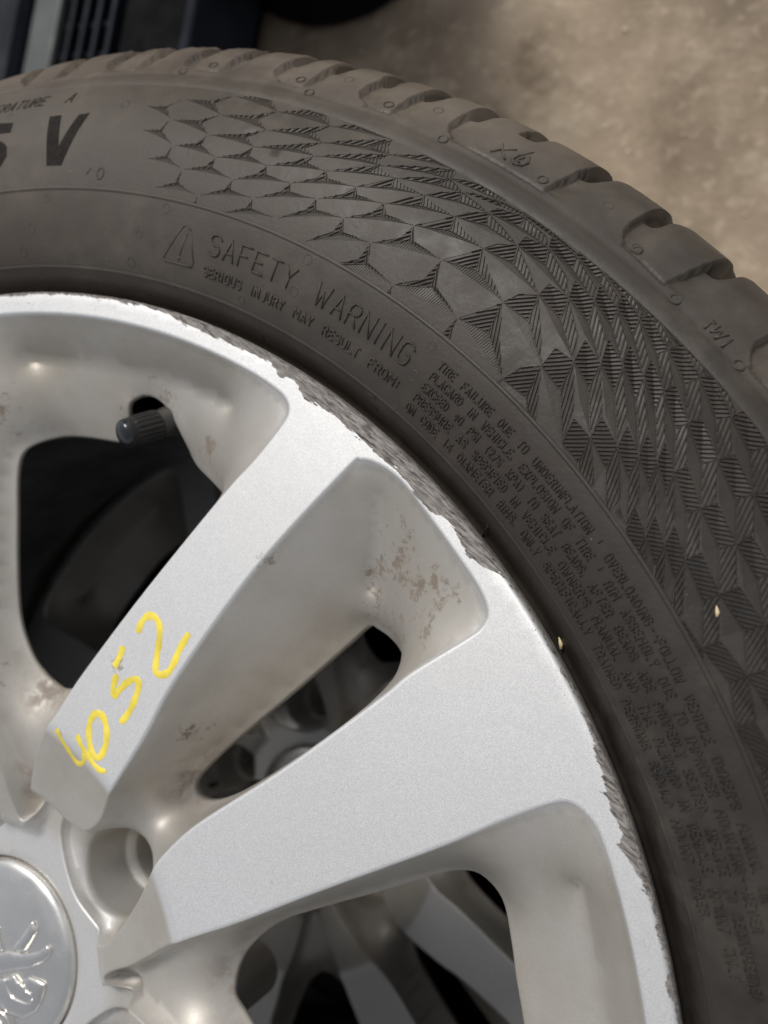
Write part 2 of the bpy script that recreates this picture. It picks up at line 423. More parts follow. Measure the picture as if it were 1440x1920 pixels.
# ------------------------------------------------------------------ measured data (mm and degrees, wheel axis at the origin)
DATA = json.loads('''{"nodes":{"0,0":[86.39,274.68],"0,1":[83.93,278.4],"0,2":[80.65,282.02],"1,0":[85.82,266.32],"1,1":[83.89,270.72],"1,2":[80.55,274.65],"1,3":[77.12,279.83],"2,0":[84.6,257.55],"2,1":[82.74,262.62],"2,2":[80.55,267.69],"2,3":[76.87,273.14],"2,4":[73.37,280.25],"3,0":[83.29,249.38],"3,1":[81.38,256.26],"3,2":[79.24,261.64],"3,3":[76.99,267.28],"3,4":[72.98,274.73],"3,5":[69.55,283.1],"4,1":[79.48,249.93],"4,2":[77.32,256.86],"4,3":[75.46,263.33],"4,4":[72.92,270.21],"4,5":[68.97,278.88],"5,2":[75.31,253.77],"5,3":[73.31,260.99],"5,4":[71.62,267.55],"5,5":[68.96,274.93],"5,6":[65.31,283.34],"6,2":[73.09,250.97],"6,3":[71.15,259.76],"6,4":[69.33,266.93],"6,5":[67.69,273.54],"6,6":[65.14,280.35],"7,2":[70.59,248.26],"7,3":[68.87,258.35],"7,4":[67.18,266.29],"7,5":[65.61,273.16],"7,6":[64.03,278.8],"7,7":[61.97,282.19],"8,3":[66.48,256.02],"8,4":[64.81,265.16],"8,5":[63.31,272.41],"8,6":[62.06,277.88],"8,7":[60.52,282.13],"8,8":[58.89,283.04],"9,3":[63.76,250.08],"9,4":[62.19,261.73],"9,5":[60.79,269.69],"9,6":[59.52,275.2],"9,7":[58.3,279.34],"9,8":[57.01,281.93],"9,9":[55.42,282.86],"9,10":[53.8,283.53],"9,11":[51.79,283.34],"10,4":[59.26,252.82],"10,5":[57.83,262.43],"10,6":[56.7,268.97],"10,7":[55.52,273.0],"10,8":[54.5,276.3],"10,9":[53.56,278.79],"10,10":[52.46,280.45],"10,11":[50.38,279.97],"10,12":[48.47,280.92],"10,13":[46.16,280.42],"10,14":[44.24,282.52],"11,5":[54.86,248.97],"11,6":[53.83,257.38],"11,7":[52.81,263.14],"11,8":[51.82,267.01],"11,9":[51.07,270.32],"11,10":[49.97,271.85],"11,11":[48.9,273.11],"11,12":[46.97,272.41],"11,13":[44.8,272.45],"11,14":[42.66,274.25],"12,7":[49.98,248.85],"12,8":[49.25,254.43],"12,9":[48.0,257.6],"12,10":[47.02,259.95],"12,11":[46.27,262.3],"12,12":[45.39,263.75],"12,13":[43.33,263.7],"12,14":[41.11,265.55],"12,15":[39.35,268.94],"13,10":[44.39,248.32],"13,11":[43.56,250.94],"13,12":[42.73,253.19],"13,13":[41.6,255.03],"13,14":[39.47,257.27],"13,15":[37.39,262.05],"14,13":[38.86,244.64],"14,14":[37.57,248.73],"14,15":[35.62,254.24],"15,15":[33.62,247.92],"0,3":[77.21,287.21],"1,4":[73.46,287.63],"2,5":[69.94,288.62],"3,6":[65.61,291.77],"4,6":[65.32,287.29],"5,7":[62.76,290.15],"6,7":[63.08,283.74],"7,8":[60.34,283.11],"8,9":[57.3,283.97],"9,12":[49.88,284.28],"9,13":[47.57,283.79],"10,15":[42.32,284.62],"11,15":[40.53,276.06],"11,16":[38.4,277.86],"11,17":[36.26,279.66],"12,16":[37.6,272.33],"12,17":[35.85,275.73],"12,18":[34.1,279.12],"13,16":[35.32,266.83],"13,17":[33.24,271.61],"13,18":[31.17,276.39],"13,19":[29.1,281.17],"14,16":[33.55,259.02],"14,17":[31.47,263.8],"14,18":[29.4,268.58],"14,19":[27.32,273.36],"15,14":[35.57,242.41],"15,16":[31.55,252.7],"15,17":[29.47,257.48],"15,18":[27.4,262.26],"15,19":[25.32,267.04],"16,15":[31.62,241.59],"16,16":[29.55,246.37],"16,17":[27.47,251.15],"16,18":[25.4,255.93],"16,19":[23.32,260.71],"17,17":[25.47,244.83],"17,18":[23.4,249.61],"17,19":[21.32,254.39],"4,0":[81.4,243.04],"5,1":[77.48,246.84],"8,2":[68.19,245.94],"9,2":[65.48,240.0],"10,3":[60.83,241.17],"11,4":[56.29,239.35],"12,6":[51.0,243.09],"12,5":[52.02,234.68],"13,9":[45.37,245.97],"13,8":[46.62,242.8],"14,12":[39.99,242.8],"14,11":[40.82,240.55],"15,13":[36.86,238.32]},"A":[[[100.04,301.95],[100.11,297.38],[99.53,293.62],[98.72,291.28]],[[92.46,302.27],[92.8,298.02],[92.43,294.24],[91.8,291.97]],[[86.4,302.44],[86.65,298.6],[86.56,295.59],[86.22,293.56],[85.72,292.53]],[[79.74,302.3],[79.98,298.99],[80.01,295.78],[79.52,292.98],[78.81,291.48]],[[73.89,304.84],[73.71,301.92],[73.96,298.26],[73.96,295.19],[73.55,292.87],[72.67,291.0]],[[58.25,282.9],[67.91,303.03],[68.01,298.01],[67.99,295.4],[67.64,293.15],[66.98,291.53]],[[51.68,290.85],[56.82,303.31],[56.82,297.54],[56.67,295.03],[56.35,293.04],[55.92,292.0]],[[48.49,299.32],[48.49,296.23],[48.27,294.12],[47.87,292.18],[47.5,291.27]]],"B":[[[96.61,291.36],[96.44,293.34],[96.54,298.05]],[[89.77,291.35],[89.83,296.23],[89.7,300.96]],[[83.53,291.87],[83.49,296.27],[83.39,299.91],[83.13,304.51]],[[77.28,291.38],[77.28,295.24],[77.18,299.4],[77.05,304.47]],[[71.27,291.46],[71.31,294.83],[71.22,298.91],[70.94,303.11]],[[61.12,291.25],[61.09,294.7],[60.94,298.27],[60.89,301.62],[60.7,304.81]],[[53.23,291.16],[53.12,295.14],[53.02,298.88],[52.95,301.87],[52.84,304.86]]],"C":[[[64.79,302.79],[64.67,306.18],[56.4,285.42]]],"rings":[[88.04,274.97],[92.49,244.0],[93.99,235.51],[81.66,244.4],[83.59,235.86],[95.14,228.89],[84.34,228.06],[73.85,227.57],[69.78,235.58],[69.72,244.53],[59.4,244.06],[59.34,235.13],[59.52,226.69],[81.26,298.71],[76.46,289.55],[73.47,289.61],[84.27,294.6],[85.4,294.69],[77.81,293.79],[78.77,293.45],[69.23,298.02],[70.44,289.87],[67.43,289.99],[66.76,294.96],[61.64,293.66],[60.2,290.1],[58.29,297.83],[56.02,289.93],[55.5,293.21],[53.7,293.14],[52.25,289.78],[50.44,297.04],[47.97,289.35],[47.29,293.41],[75.23,298.28],[72.85,294.03],[71.77,293.82],[90.18,293.28],[85.85,290.47],[88.98,291.16],[97.88,274.45]],"V":[[93.98,271.54],[92.98,271.62],[92.25,260.28],[91.44,271.38],[90.58,271.82],[91.63,254.15],[92.98,254.23]],"five":[[97.19,271.09],[97.12,267.33],[98.47,267.87],[98.4,265.05],[97.6,264.22],[97.08,262.23],[96.93,258.94],[97.36,255.59],[98.44,255.34],[98.57,258.59],[97.82,259.02],[97.8,261.29],[98.25,262.53],[99.14,262.73],[99.3,272.62]],"o":[[87.99,251.74],[88.95,253.34],[89.19,251.46]],"cut":[[87.74,289.95],[87.98,289.58],[87.66,285.64],[87.55,287.73]],"tri":[[79.71,241.22],[79.17,240.22],[78.5,232.16],[78.63,230.8],[81.05,230.55],[81.25,231.1],[79.91,240.68]],"bang":[[79.42,238.88],[79.77,233.16],[79.85,232.03]],"X6":[[[64.92,293.4],[64.63,295.24],[64.06,297.25]],[[64.86,296.93],[64.6,295.34],[64.01,293.18]],[[63.33,299.04],[63.65,296.39],[63.73,294.37],[63.46,293.23],[63.08,293.91],[62.95,295.45],[63.21,297.27]],[[63.37,296.28],[63.53,294.9],[63.35,294.39]]],"TWI":[[[50.38,292.17],[50.32,289.66]],[[50.41,291.45],[50.22,292.08]],[[49.99,292.25],[50.0,290.02],[49.71,291.63],[49.64,289.67],[49.42,292.27]],[[49.14,292.11],[49.13,289.54]]],"radial":[[[95.21,226.1],[94.27,223.23],[94.77,219.97]],[[84.29,225.73],[83.58,223.74],[83.63,221.06]],[[73.18,225.34],[72.33,224.74],[72.23,222.86],[72.52,220.05]],[[61.95,223.88],[61.16,224.2],[61.14,221.42]],[[49.86,221.24],[49.89,217.4]]],"paint":[[[46.23,120.15],[46.64,123.04],[48.61,125.74],[51.18,125.78],[53.14,123.79],[53.9,120.5],[54.14,116.75],[54.37,113.0],[54.9,110.72],[56.9,110.34],[59.1,111.74],[60.48,114.82],[61.32,118.44],[63.54,124.07]],[[41.49,106.73],[41.15,103.47],[41.86,100.48],[43.22,102.24],[45.59,105.29],[48.24,107.0],[49.7,106.31],[49.91,103.58],[48.87,98.79],[47.44,95.62],[45.97,93.48]],[[41.89,115.29],[41.34,111.99],[40.17,108.53]],[[36.6,94.34],[35.15,90.94],[35.78,86.48],[38.18,82.19],[40.95,81.92],[42.26,85.8],[41.65,90.21],[39.51,93.52],[36.6,94.34]],[[23.21,85.56],[25.74,82.58],[28.78,79.73],[32.1,77.39],[34.96,78.7],[35.2,81.7]],[[31.31,85.97],[33.85,83.1],[37.73,80.29],[41.33,78.5],[44.2,78.63]]],"emb":[[[6.62,4.63],[10.47,12.64],[11.72,15.9],[12.83,16.46],[14.5,14.73],[14.86,13.31],[13.31,9.62],[11.68,6.21]],[[-3.21,-2.23],[-1.21,0.11],[0.96,1.72],[6.62,4.63],[10.68,5.21],[16.97,8.19],[18.93,10.16],[19.9,11.14],[21.23,10.71],[21.79,8.46],[19.98,5.93],[14.86,1.81],[8.15,-1.38],[2.56,-4.47],[-1.14,-6.85]],[[6.35,-4.27],[9.63,-2.22],[12.53,-3.75],[14.52,-1.74],[15.43,-0.45],[17.08,-0.44],[19.09,-0.28],[22.04,-0.67],[22.07,-4.04],[21.66,-7.28],[20.06,-10.69],[15.7,-14.62],[9.65,-15.51],[4.92,-13.64],[1.13,-12.3],[-0.21,-7.12]]],"embline":[[[6.74,-4.12],[8.31,-6.96],[11.33,-8.9],[17.12,-8.78],[19.01,-6.48]],[[12.53,-3.75],[14.64,-3.87],[15.75,-4.98],[18.28,-5.22]],[[-1.09,9.69],[0.4,6.42],[2.34,3.03]],[[5.29,-15.07],[8.35,-15.41],[10.32,-16.49],[12.26,-19.13]],[[6.09,-18.2],[8.91,-19.25],[10.26,-21.2]]],"scuff":[[80.42,216.62],[79.18,215.36],[77.59,215.3],[75.84,214.48],[74.87,215.29],[73.43,215.05],[72.14,215.08],[70.66,215.57],[69.72,215.41],[69.03,214.2],[67.37,214.61],[66.16,212.77],[64.66,213.43],[63.48,213.3],[61.3,212.84],[59.63,213.47],[58.62,213.43],[57.18,214.32],[55.8,213.76],[54.44,212.54],[53.43,212.45],[51.69,214.88],[50.67,214.78],[49.35,213.46],[47.69,214.39],[47.29,215.3],[36.48,216.44],[33.87,216.54],[32.62,215.32],[31.08,214.95],[29.9,215.44],[28.8,214.25],[28.18,214.71],[27.29,215.95]]}''')
SCUFF = sorted((a, q) for a, q in [tuple(v) for v in DATA['scuff']]) 
SCUFF = [(12, 218.2), (15.6, 218.0), (16.4, 215.7), (17.2, 218.0), (19.8, 218.0), (20.6, 215.6), (21.6, 217.9), (25.6, 217.4)] + SCUFF[:7] + [(37.6, 217.9), (42, 217.9), (46.4, 217.7)] + SCUFF[8:] + [(83, 217.0), (88, 216.7), (92, 217.1), (97, 216.6), (104, 217.4)]
SCUFF = sorted(SCUFF)

def pol(R, th, z=0.0):
    a = math.radians(th)
    return (R * math.cos(a), R * math.sin(a), z)

DIRT = [(pol(199, 53.5, -8), 4, 20), (pol(186, 50.5, -17), 6, 24), (pol(196, 48.5, -10), 6, 20), (pol(190, 83, -20), 5, 22),
        (pol(180, 103, -12), 4, 22), (pol(182, 74, -18), 4, 16), (pol(112, 57, -14), 2, 12), (pol(92, 99, -12), 3, 14), (pol(170.5, 60.9, 0), 1.5, 6), (pol(124, 32.8, 0), 1, 5), (pol(117.5, 69.6, 0), 1, 5)]
RUST = [(pol(89, 88.5, -20), 3, 14), (pol(95, 53, -27), 3, 16), (pol(60, 88, -18), 2, 12), (pol(93, 18, -19), 2, 15)]

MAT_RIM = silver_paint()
MAT_TYRE = rubber('tyre_rubber', (.023, .020, .0175), .58)
MAT_PRINT = plain('dark_moulded_rubber', (.015, .0125, .011), .8, var=.3, nscale=400, bump=.0004, bscale=900, spec=.15)
MAT_LOWTYRE = rubber('lower_tyre_rubber', (.045, .042, .040), .8)
MAT_CAP = plain('satin_cap_metal', (.74, .725, .69), .24, .95, .06, 30)
MAT_CHROME = plain('bright_emblem_metal', (.80, .78, .74), .10, 1.0, .04, 40)
MAT_BARREL = plain('barrel_metal', (.16, .165, .17), .5, .7, .3, 40)
MAT_YELLOW = plain('yellow_paint_marker', (.72, .58, .07), .55, 0, .2, 90)
MAT_VALVE = plain('valve_rubber', (.035, .032, .030), .5, 0, .3, 200, .0002)
MAT_VCAP = plain('valve_cap_plastic', (.020, .0185, .018), .5, 0, .2, 200, spec=.3)
MAT_VDOME = plain('valve_cap_smoky_end', (.012, .014, .018), .16, 0, .2, 100, spec=.5)
MAT_BLACK = plain('black_plastic', (.0035, .0036, .0045), .75, 0, .3, 25, spec=.08)
MAT_NAVY = plain('blue_grey_plastic', (.014, .018, .025), .65, 0, .35, 14, spec=.15)
MAT_GREY = plain('grey_plastic', (.075, .082, .085), .6, 0, .25, 14)
MAT_STRAW = plain('dry_straw', (.62, .50, .30), .8, 0, .25, 200)

# ------------------------------------------------------------------ ground
def ground_mat():
    m, nt, b = nodes_of('dusty_concrete')
    g = NG(nt)
    n1 = g.noise(3.2, 6, .6)
    n2 = g.noise(16, 6, .65)
    n3 = g.noise(85, 4, .6)
    c = g.mix(g.ramp(n1, .35, .68), (.165, .126, .088), (.37, .29, .205))
    c = g.mix(g.math('MULTIPLY', g.ramp(n2, .48, .72), .7), c, (.43, .355, .265))
    c = g.mix(g.math('MULTIPLY', g.ramp(n2, .46, .30), .6), c, (.115, .085, .055))
    c = g.mix(g.math('MULTIPLY', g.ramp(n3, .54, .66), .25), c, (.58, .48, .36))
    c = g.mix(g.math('MULTIPLY', g.ramp(g.noise(48, 4, .7), .46, .34), .40), c, (.20, .15, .10))
    nt.links.new(c, b.inputs['Base Color'])
    b.inputs['Roughness'].default_value = .9
    h = g.math('ADD', g.math('MULTIPLY', n2, .7), g.math('MULTIPLY', n3, .5))
    nt.links.new(g.bump(h, .7, .006), b.inputs['Normal'])
    return m
MAT_GROUND = ground_mat()
gv = [(-9000, -9000, 0), (9000, -9000, 0), (9000, 9000, 0), (-9000, 9000, 0)]
tag(obj('ground', gv, [(0, 1, 2, 3)], MAT_GROUND, smooth=False), 'dusty tan concrete ground far below the wheel', None, None, 'structure')

def stone(mb, cx, cy, s):
    n = 6
    t = rng.uniform(.7, 1.2, n)
    top = [(cx + s * .6 * t[i] * math.cos(i * 2 * math.pi / n), cy + s * .6 * t[i] * math.sin(i * 2 * math.pi / n), s * rng.uniform(.45, .6)) for i in range(n)]
    bot = [(cx + s * t[i] * math.cos(i * 2 * math.pi / n), cy + s * t[i] * math.sin(i * 2 * math.pi / n), -.4) for i in range(n)]
    mb.add(top + bot, [tuple(range(n))] + [(i + n, (i + 1) % n + n, (i + 1) % n, i) for i in range(n)])
mb = MB()
for _ in range(520):
    x, y = rng.uniform(-450, 750), rng.uniform(200, 1500)
    if math.hypot(x, y) > 325:
        stone(mb, x, y, rng.choice([1.5, 2.2, 3.2, 4.6], p=[.5, .3, .15, .05]))
MAT_STONE = plain('pale_grit', (.42, .36, .29), .9, 0, .45, 12)
tag(obj('gravel', mb.V, mb.F, MAT_STONE, smooth=False), 'pale grit scattered on the tan ground', None, None, 'stuff')

# ------------------------------------------------------------------ tyre profile
PROF = np.array([(216,-10),(218.5,-8.5),(220.5,-5),(222.5,-1.2),(224.6,1.9),(226.5,3.8),(230,5.8),(236,7.8),(242,8.9),(247,9.4),(255,9.4),(265,8.4),(275,5.4),(283.5,1.2),(286,0),(290,-3.0),(296,-7.5),(302.5,-12.8),(307,-19.5),(309.4,-28),(310.4,-40),(312,-60),(314,-102)], float)
PS = catmull(PROF, 8)
_top = PS[:np.argmax(PS[:, 0] > 309.3)]
TR, TZ = np.maximum.accumulate(_top[:, 0]), _top[:, 1]

def surf(th, R, h=0.0):
    """points on the outer tyre side: th degrees, R mm, h mm above the rubber"""
    th = np.radians(np.asarray(th, float)); R = np.asarray(R, float)
    z = np.interp(R, TR, TZ)
    dz = (np.interp(R + .6, TR, TZ) - np.interp(R - .6, TR, TZ)) / 1.2
    nl = np.sqrt(1 + dz * dz)
    Rr = R - dz / nl * h
    zz = z + h / nl
    return np.stack([Rr * np.cos(th), Rr * np.sin(th), zz + WB], -1)

UR = 265.0
def uv2(u, v, h=0.0):
    return surf(-np.degrees(np.asarray(u) / UR), v, h)
def th2u(th):
    return -math.radians(th) * UR

RIB, RIDGE = 247.4, 283.2
BAND0, BAND1 = -40.0, 103.0       # angles covered by the raised plates

wheel = empty('alloy_wheel', (0, 0, (FLOOR_TO_FLANGE - WB) / 1000))
tag(wheel, 'scuffed silver five spoke alloy wheel with tyre, on top of another wheel', 'wheel', 'wheels stacked flat')

def tyre_lathe(detail):
    prof = [p for p in PS if p[0] <= 286.2 and (p[1] > -30)]
    prof = [tuple(p) for p in prof]
    # small step at the rib so that its edge reads
    back = [(314, -102), (312, -150), (309.5, -178), (302, -192), (284, -203), (262, -208.6), (250, -209.2), (238, -206), (226, -202), (219, -196), (205, -190)]
    n = 720
    th = np.linspace(0, 360, n, endpoint=False)
    P = np.array(prof)
    V = []
    for t in th:
        h = np.zeros(len(P))
        if detail and BAND0 + .3 < (t if t < 200 else t - 360) < BAND1 - .3:
            h[(P[:, 0] > RIB + .1) & (P[:, 0] < RIDGE - .1)] = -1.3
        V.append(surf(np.full(len(P), t), P[:, 0], h))
    V = np.array(V).reshape(-1, 3)
    # the sidewall below the shoulder and the whole far side
    B = np.array(back) if detail else np.array([tuple(p) for p in PS if p[0] > 285.9] + back[1:])
    tr = np.radians(th)
    V2 = np.stack([np.outer(np.cos(tr), B[:, 0]), np.outer(np.sin(tr), B[:, 0]), np.tile(B[:, 1] + WB, (n, 1))], -1).reshape(-1, 3)
    F = [f[::-1] for f in grid_faces(n, len(P), True)]
    k = len(V)
    F += [tuple(i + k for i in f[::-1]) for f in grid_faces(n, len(B), True)]
    return np.vstack([V, V2]), F

V, F = tyre_lathe(True)
tyre = obj('tyre', V, F, MAT_TYRE, wheel)

# ------------------------------------------------------------------ shoulder with its lateral grooves
def shoulder():
    P = np.array([tuple(p) for p in PS if p[0] > 285.6 and p[1] > -31] )
    s = np.concatenate([[0], np.cumsum(np.hypot(*np.diff(P, axis=0).T))])
    t1 = np.arange(0, s[-1], .42)
    PR = np.interp(t1, s, P[:, 0]); PZ = np.interp(t1, s, P[:, 1])
    low = np.array([(309.7, -34), (310.4, -40), (311.2, -50), (312, -60), (313.2, -80), (314, -102)])
    PR = np.concatenate([PR, low[:, 0]]); PZ = np.concatenate([PZ, low[:, 1]])
    arc = np.concatenate([t1, t1[-1] + np.cumsum(np.hypot(np.diff(np.concatenate([[PR[len(t1) - 1]], low[:, 0]])), np.diff(np.concatenate([[PZ[len(t1) - 1]], low[:, 1]]))))])
    th = np.concatenate([np.arange(37, 108, .09), np.arange(108, 397, .5)])
    A = []
    for e in DATA['A']:
        e = sorted([tuple(q) for q in e if q[1] < 305 and abs(q[0] - np.median([w[0] for w in e])) < 3], key=lambda q: q[1])
        rr = [q[1] for q in e]; tt = [q[0] for q in e]
        A.append((rr, tt))
    B = []
    for e in DATA['B']:
        e = sorted([tuple(q) for q in e], key=lambda q: q[1])
        B.append(([q[1] for q in e], [q[0] for q in e]))
    A.append(([291.3, 292.2, 294, 296.2, 299.3], [40.6, 40.9, 41.3, 41.5, 41.5])); B.append(([291.2, 295, 299, 302], [45.3, 45.2, 45.1, 45.0]))
    C = [([301.5, 306.0], [64.9, 64.7])]
    T, RR = np.meshgrid(th, PR, indexing='ij')
    AR = np.broadcast_to(arc, T.shape)
    Rn = np.where(np.arange(len(PR)) < len(t1), PR, 309.5)     # radius index for edge lookup
    H = np.zeros_like(T)
    def smooth(x, a, b):
        t = np.clip((x - a) / (b - a), 0, 1)
        return t * t * (3 - 2 * t)
    for lst, w1, w2, d1 in ((A, 9.0, 5.6, 2.2), (B, 8.5, 6.2, 2.2), (C, 5.0, 6.0, 0.0)):
        for rr, tt in lst:
            edge = np.interp(Rn, rr, tt)
            d = np.radians(edge[None, :] - T) * RR       # mm clockwise of the edge
            r0 = rr[0]
            shallow = d1 * (smooth(Rn, r0 - .4, r0 + 1.0) * (.4 + .6 * smooth(Rn, r0, r0 + 7)))[None, :] * (1 - smooth(d, 0, w1))
            deep = 4.6 * smooth(Rn, max(r0 + .5, 299.6), max(r0 + 3, 304.6))[None, :] * (1 - smooth(d, w2 * .55, w2))
            step = smooth(d, -.15, .30)
            cut = np.where(d > -.15, step * np.maximum(shallow, deep), 0)
            H = np.minimum(H, -cut * ((d > -.2) & (d < 14)))
    # fine parting line between each pair of edges, and the raised ring at the ridge
    for k in range(min(len(A), len(B))):
        if k < 8:
            a_end = (A[k][1][0], A[k][0][0]); 
            bc = [b for b in B if 0 < a_end[0] - b[1][0] < 9]
            if not bc:
                continue
            b = max(bc, key=lambda q: q[1][0])
            n = 24
            lx = np.linspace(a_end[0], b[1][0], n); ly = np.linspace(a_end[1], b[0][0], n) - .25
            m = (T > lx.min() - .2) & (T < lx.max() + .2)
            ln = np.interp(T, lx[::-1], ly[::-1])
            wob = .14 * np.sin(T * 37) + .10 * np.sin(T * 91)
            H -= np.where(m, .8 * np.exp(-((RR - ln - wob) / .42) ** 2), 0)
            H -= np.where(m, .22 * smooth(RR - ln, 0, .6) * (1 - smooth(RR - ln, 2, 7)), 0)
    H -= .40 * np.exp(-((RR - 289.0) / 1.2) ** 2)
    # crumbly wear along the tread edge
    wear = smooth(Rn, 303.5, 308)[None, :]
    rnd = rng.normal(0, 1, T.shape)
    k5 = np.ones(5) / 5
    rnd = np.apply_along_axis(lambda q: np.convolve(q, k5, 'same'), 0, rnd)
    rnd = np.apply_along_axis(lambda q: np.convolve(q, np.ones(3) / 3, 'same'), 1, rnd)
    side = smooth(T, 70, 96)
    H += wear * rnd * (.10 + .75 * side)
    dR = np.gradient(PR, arc); dZ = np.gradient(PZ, arc)
    nR, nZ = -dZ, dR
    Rf = RR + H * nR[None, :]; Zf = PZ[None, :] + H * nZ[None, :] + WB
    a = np.radians(T)
    V = np.stack([Rf * np.cos(a), Rf * np.sin(a), Zf], -1).reshape(-1, 3)
    return V, [f[::-1] for f in grid_faces(len(th), len(PR), True)], th, len(PR)
V, F, th_sh, n_sh = shoulder()
tread = obj('tread_shoulder', V, F, MAT_TYRE, tyre)

# ------------------------------------------------------------------ faceted pattern on the sidewall
ND = {tuple(int(i) for i in k.split(',')): np.array([th2u(v[0]), v[1]]) for k, v in DATA['nodes'].items()}
def curve(tab, x):
    return float(np.interp(x, [a for a, _ in tab], [b for _, b in tab]))
G02 = [(0, .12), (1, .24), (2, .40), (3, .50), (4, .95), (5, 1.2), (6, 1.6), (7, 1.95), (8, 2.0)]
G12 = [(0, .12), (1, .20), (2, .27), (3, .34), (4, .80), (5, 1.08), (6, 1.6), (7, 1.95), (8, 2.0)]
G01 = [(0, .95), (5, 1.05), (7, 1.35), (8, 1.9), (9, 2.0)]
TIP = [(0, .80), (1, .86), (2, .93), (3, .955), (4, .97), (5, .99), (6, 1.0)]

def clip_poly(P, v0, v1):
    for lim, sgn in ((v0, 1), (v1, -1)):
        out = []
        for i in range(len(P)):
            a, b = P[i], P[(i + 1) % len(P)]
            ia, ib = sgn * (a[1] - lim) >= 0, sgn * (b[1] - lim) >= 0
            if ia:
                out.append(a)
            if ia != ib:
                t = (lim - a[1]) / (b[1] - a[1])
                out.append(a + t * (b - a))
        P = out
        if len(P) < 3:
            return []
    return P

def clip_seg(p, q, v0, v1):
    for lim, sgn in ((v0, 1), (v1, -1)):
        a, b = sgn * (p[1] - lim), sgn * (q[1] - lim)
        if a < 0 and b < 0:
            return None
        if a < 0:
            p = p + (q - p) * (a / (a - b))
        elif b < 0:
            q = p + (q - p) * (a / (a - b))
    return p, q

def ridge(mb, p, q, hp, hq, w, up):
    d = q[:2] - p[:2]
    L = np.hypot(*d)
    if L < .25:
        return
    n = np.array([-d[1], d[0]]) / L * w / 2
    nseg = max(1, int(L / 6))
    prev = None
    for k in range(nseg + 1):
        t = k / nseg
        c = p[:2] + d * t
        h = hp + (hq - hp) * t
        Q = [uv2(c[0] + n[0], c[1] + n[1], h - .25), uv2(c[0] + n[0] * .3, c[1] + n[1] * .3, h + up), uv2(c[0] - n[0] * .3, c[1] - n[1] * .3, h + up), uv2(c[0] - n[0], c[1] - n[1], h - .25)]
        base = len(mb.V)
        mb.V.extend([tuple(x) for x in Q])
        if prev is not None:
            for i in range(3):
                mb.F.append((prev + i, base + i, base + i + 1, prev + i + 1)[::-1])
        else:
            mb.F.append((base, base + 1, base + 2, base + 3)[::-1])
        prev = base
    mb.F.append((prev, prev + 1, prev + 2, prev + 3))

def hatch(mb, tri, hs, ang, pitch, w, up, phase):
    """ridges across a triangle (uv), heights hs at its corners"""
    d = np.array([math.cos(ang), math.sin(ang)]); n = np.array([-d[1], d[0]])
    o = [float(t @ n) for t in tri]
    k0 = math.ceil((min(o) - phase) / pitch); k1 = math.floor((max(o) - phase) / pitch)
    for k in range(k0, k1 + 1):
        c = k * pitch + phase
        hit = []
        for i in range(3):
            a, b = o[i], o[(i + 1) % 3]
            if (a - c) * (b - c) < 0:
                t = (c - a) / (b - a)
                hit.append((tri[i] + t * (tri[(i + 1) % 3] - tri[i]), hs[i] + t * (hs[(i + 1) % 3] - hs[i])))
        if len(hit) == 2:
            (p, hp), (q, hq) = hit
            sg = clip_seg(p, q, RIB + .3, RIDGE - .2)
            if sg:
                ridge(mb, sg[0], sg[1], hp, hq, w, up)

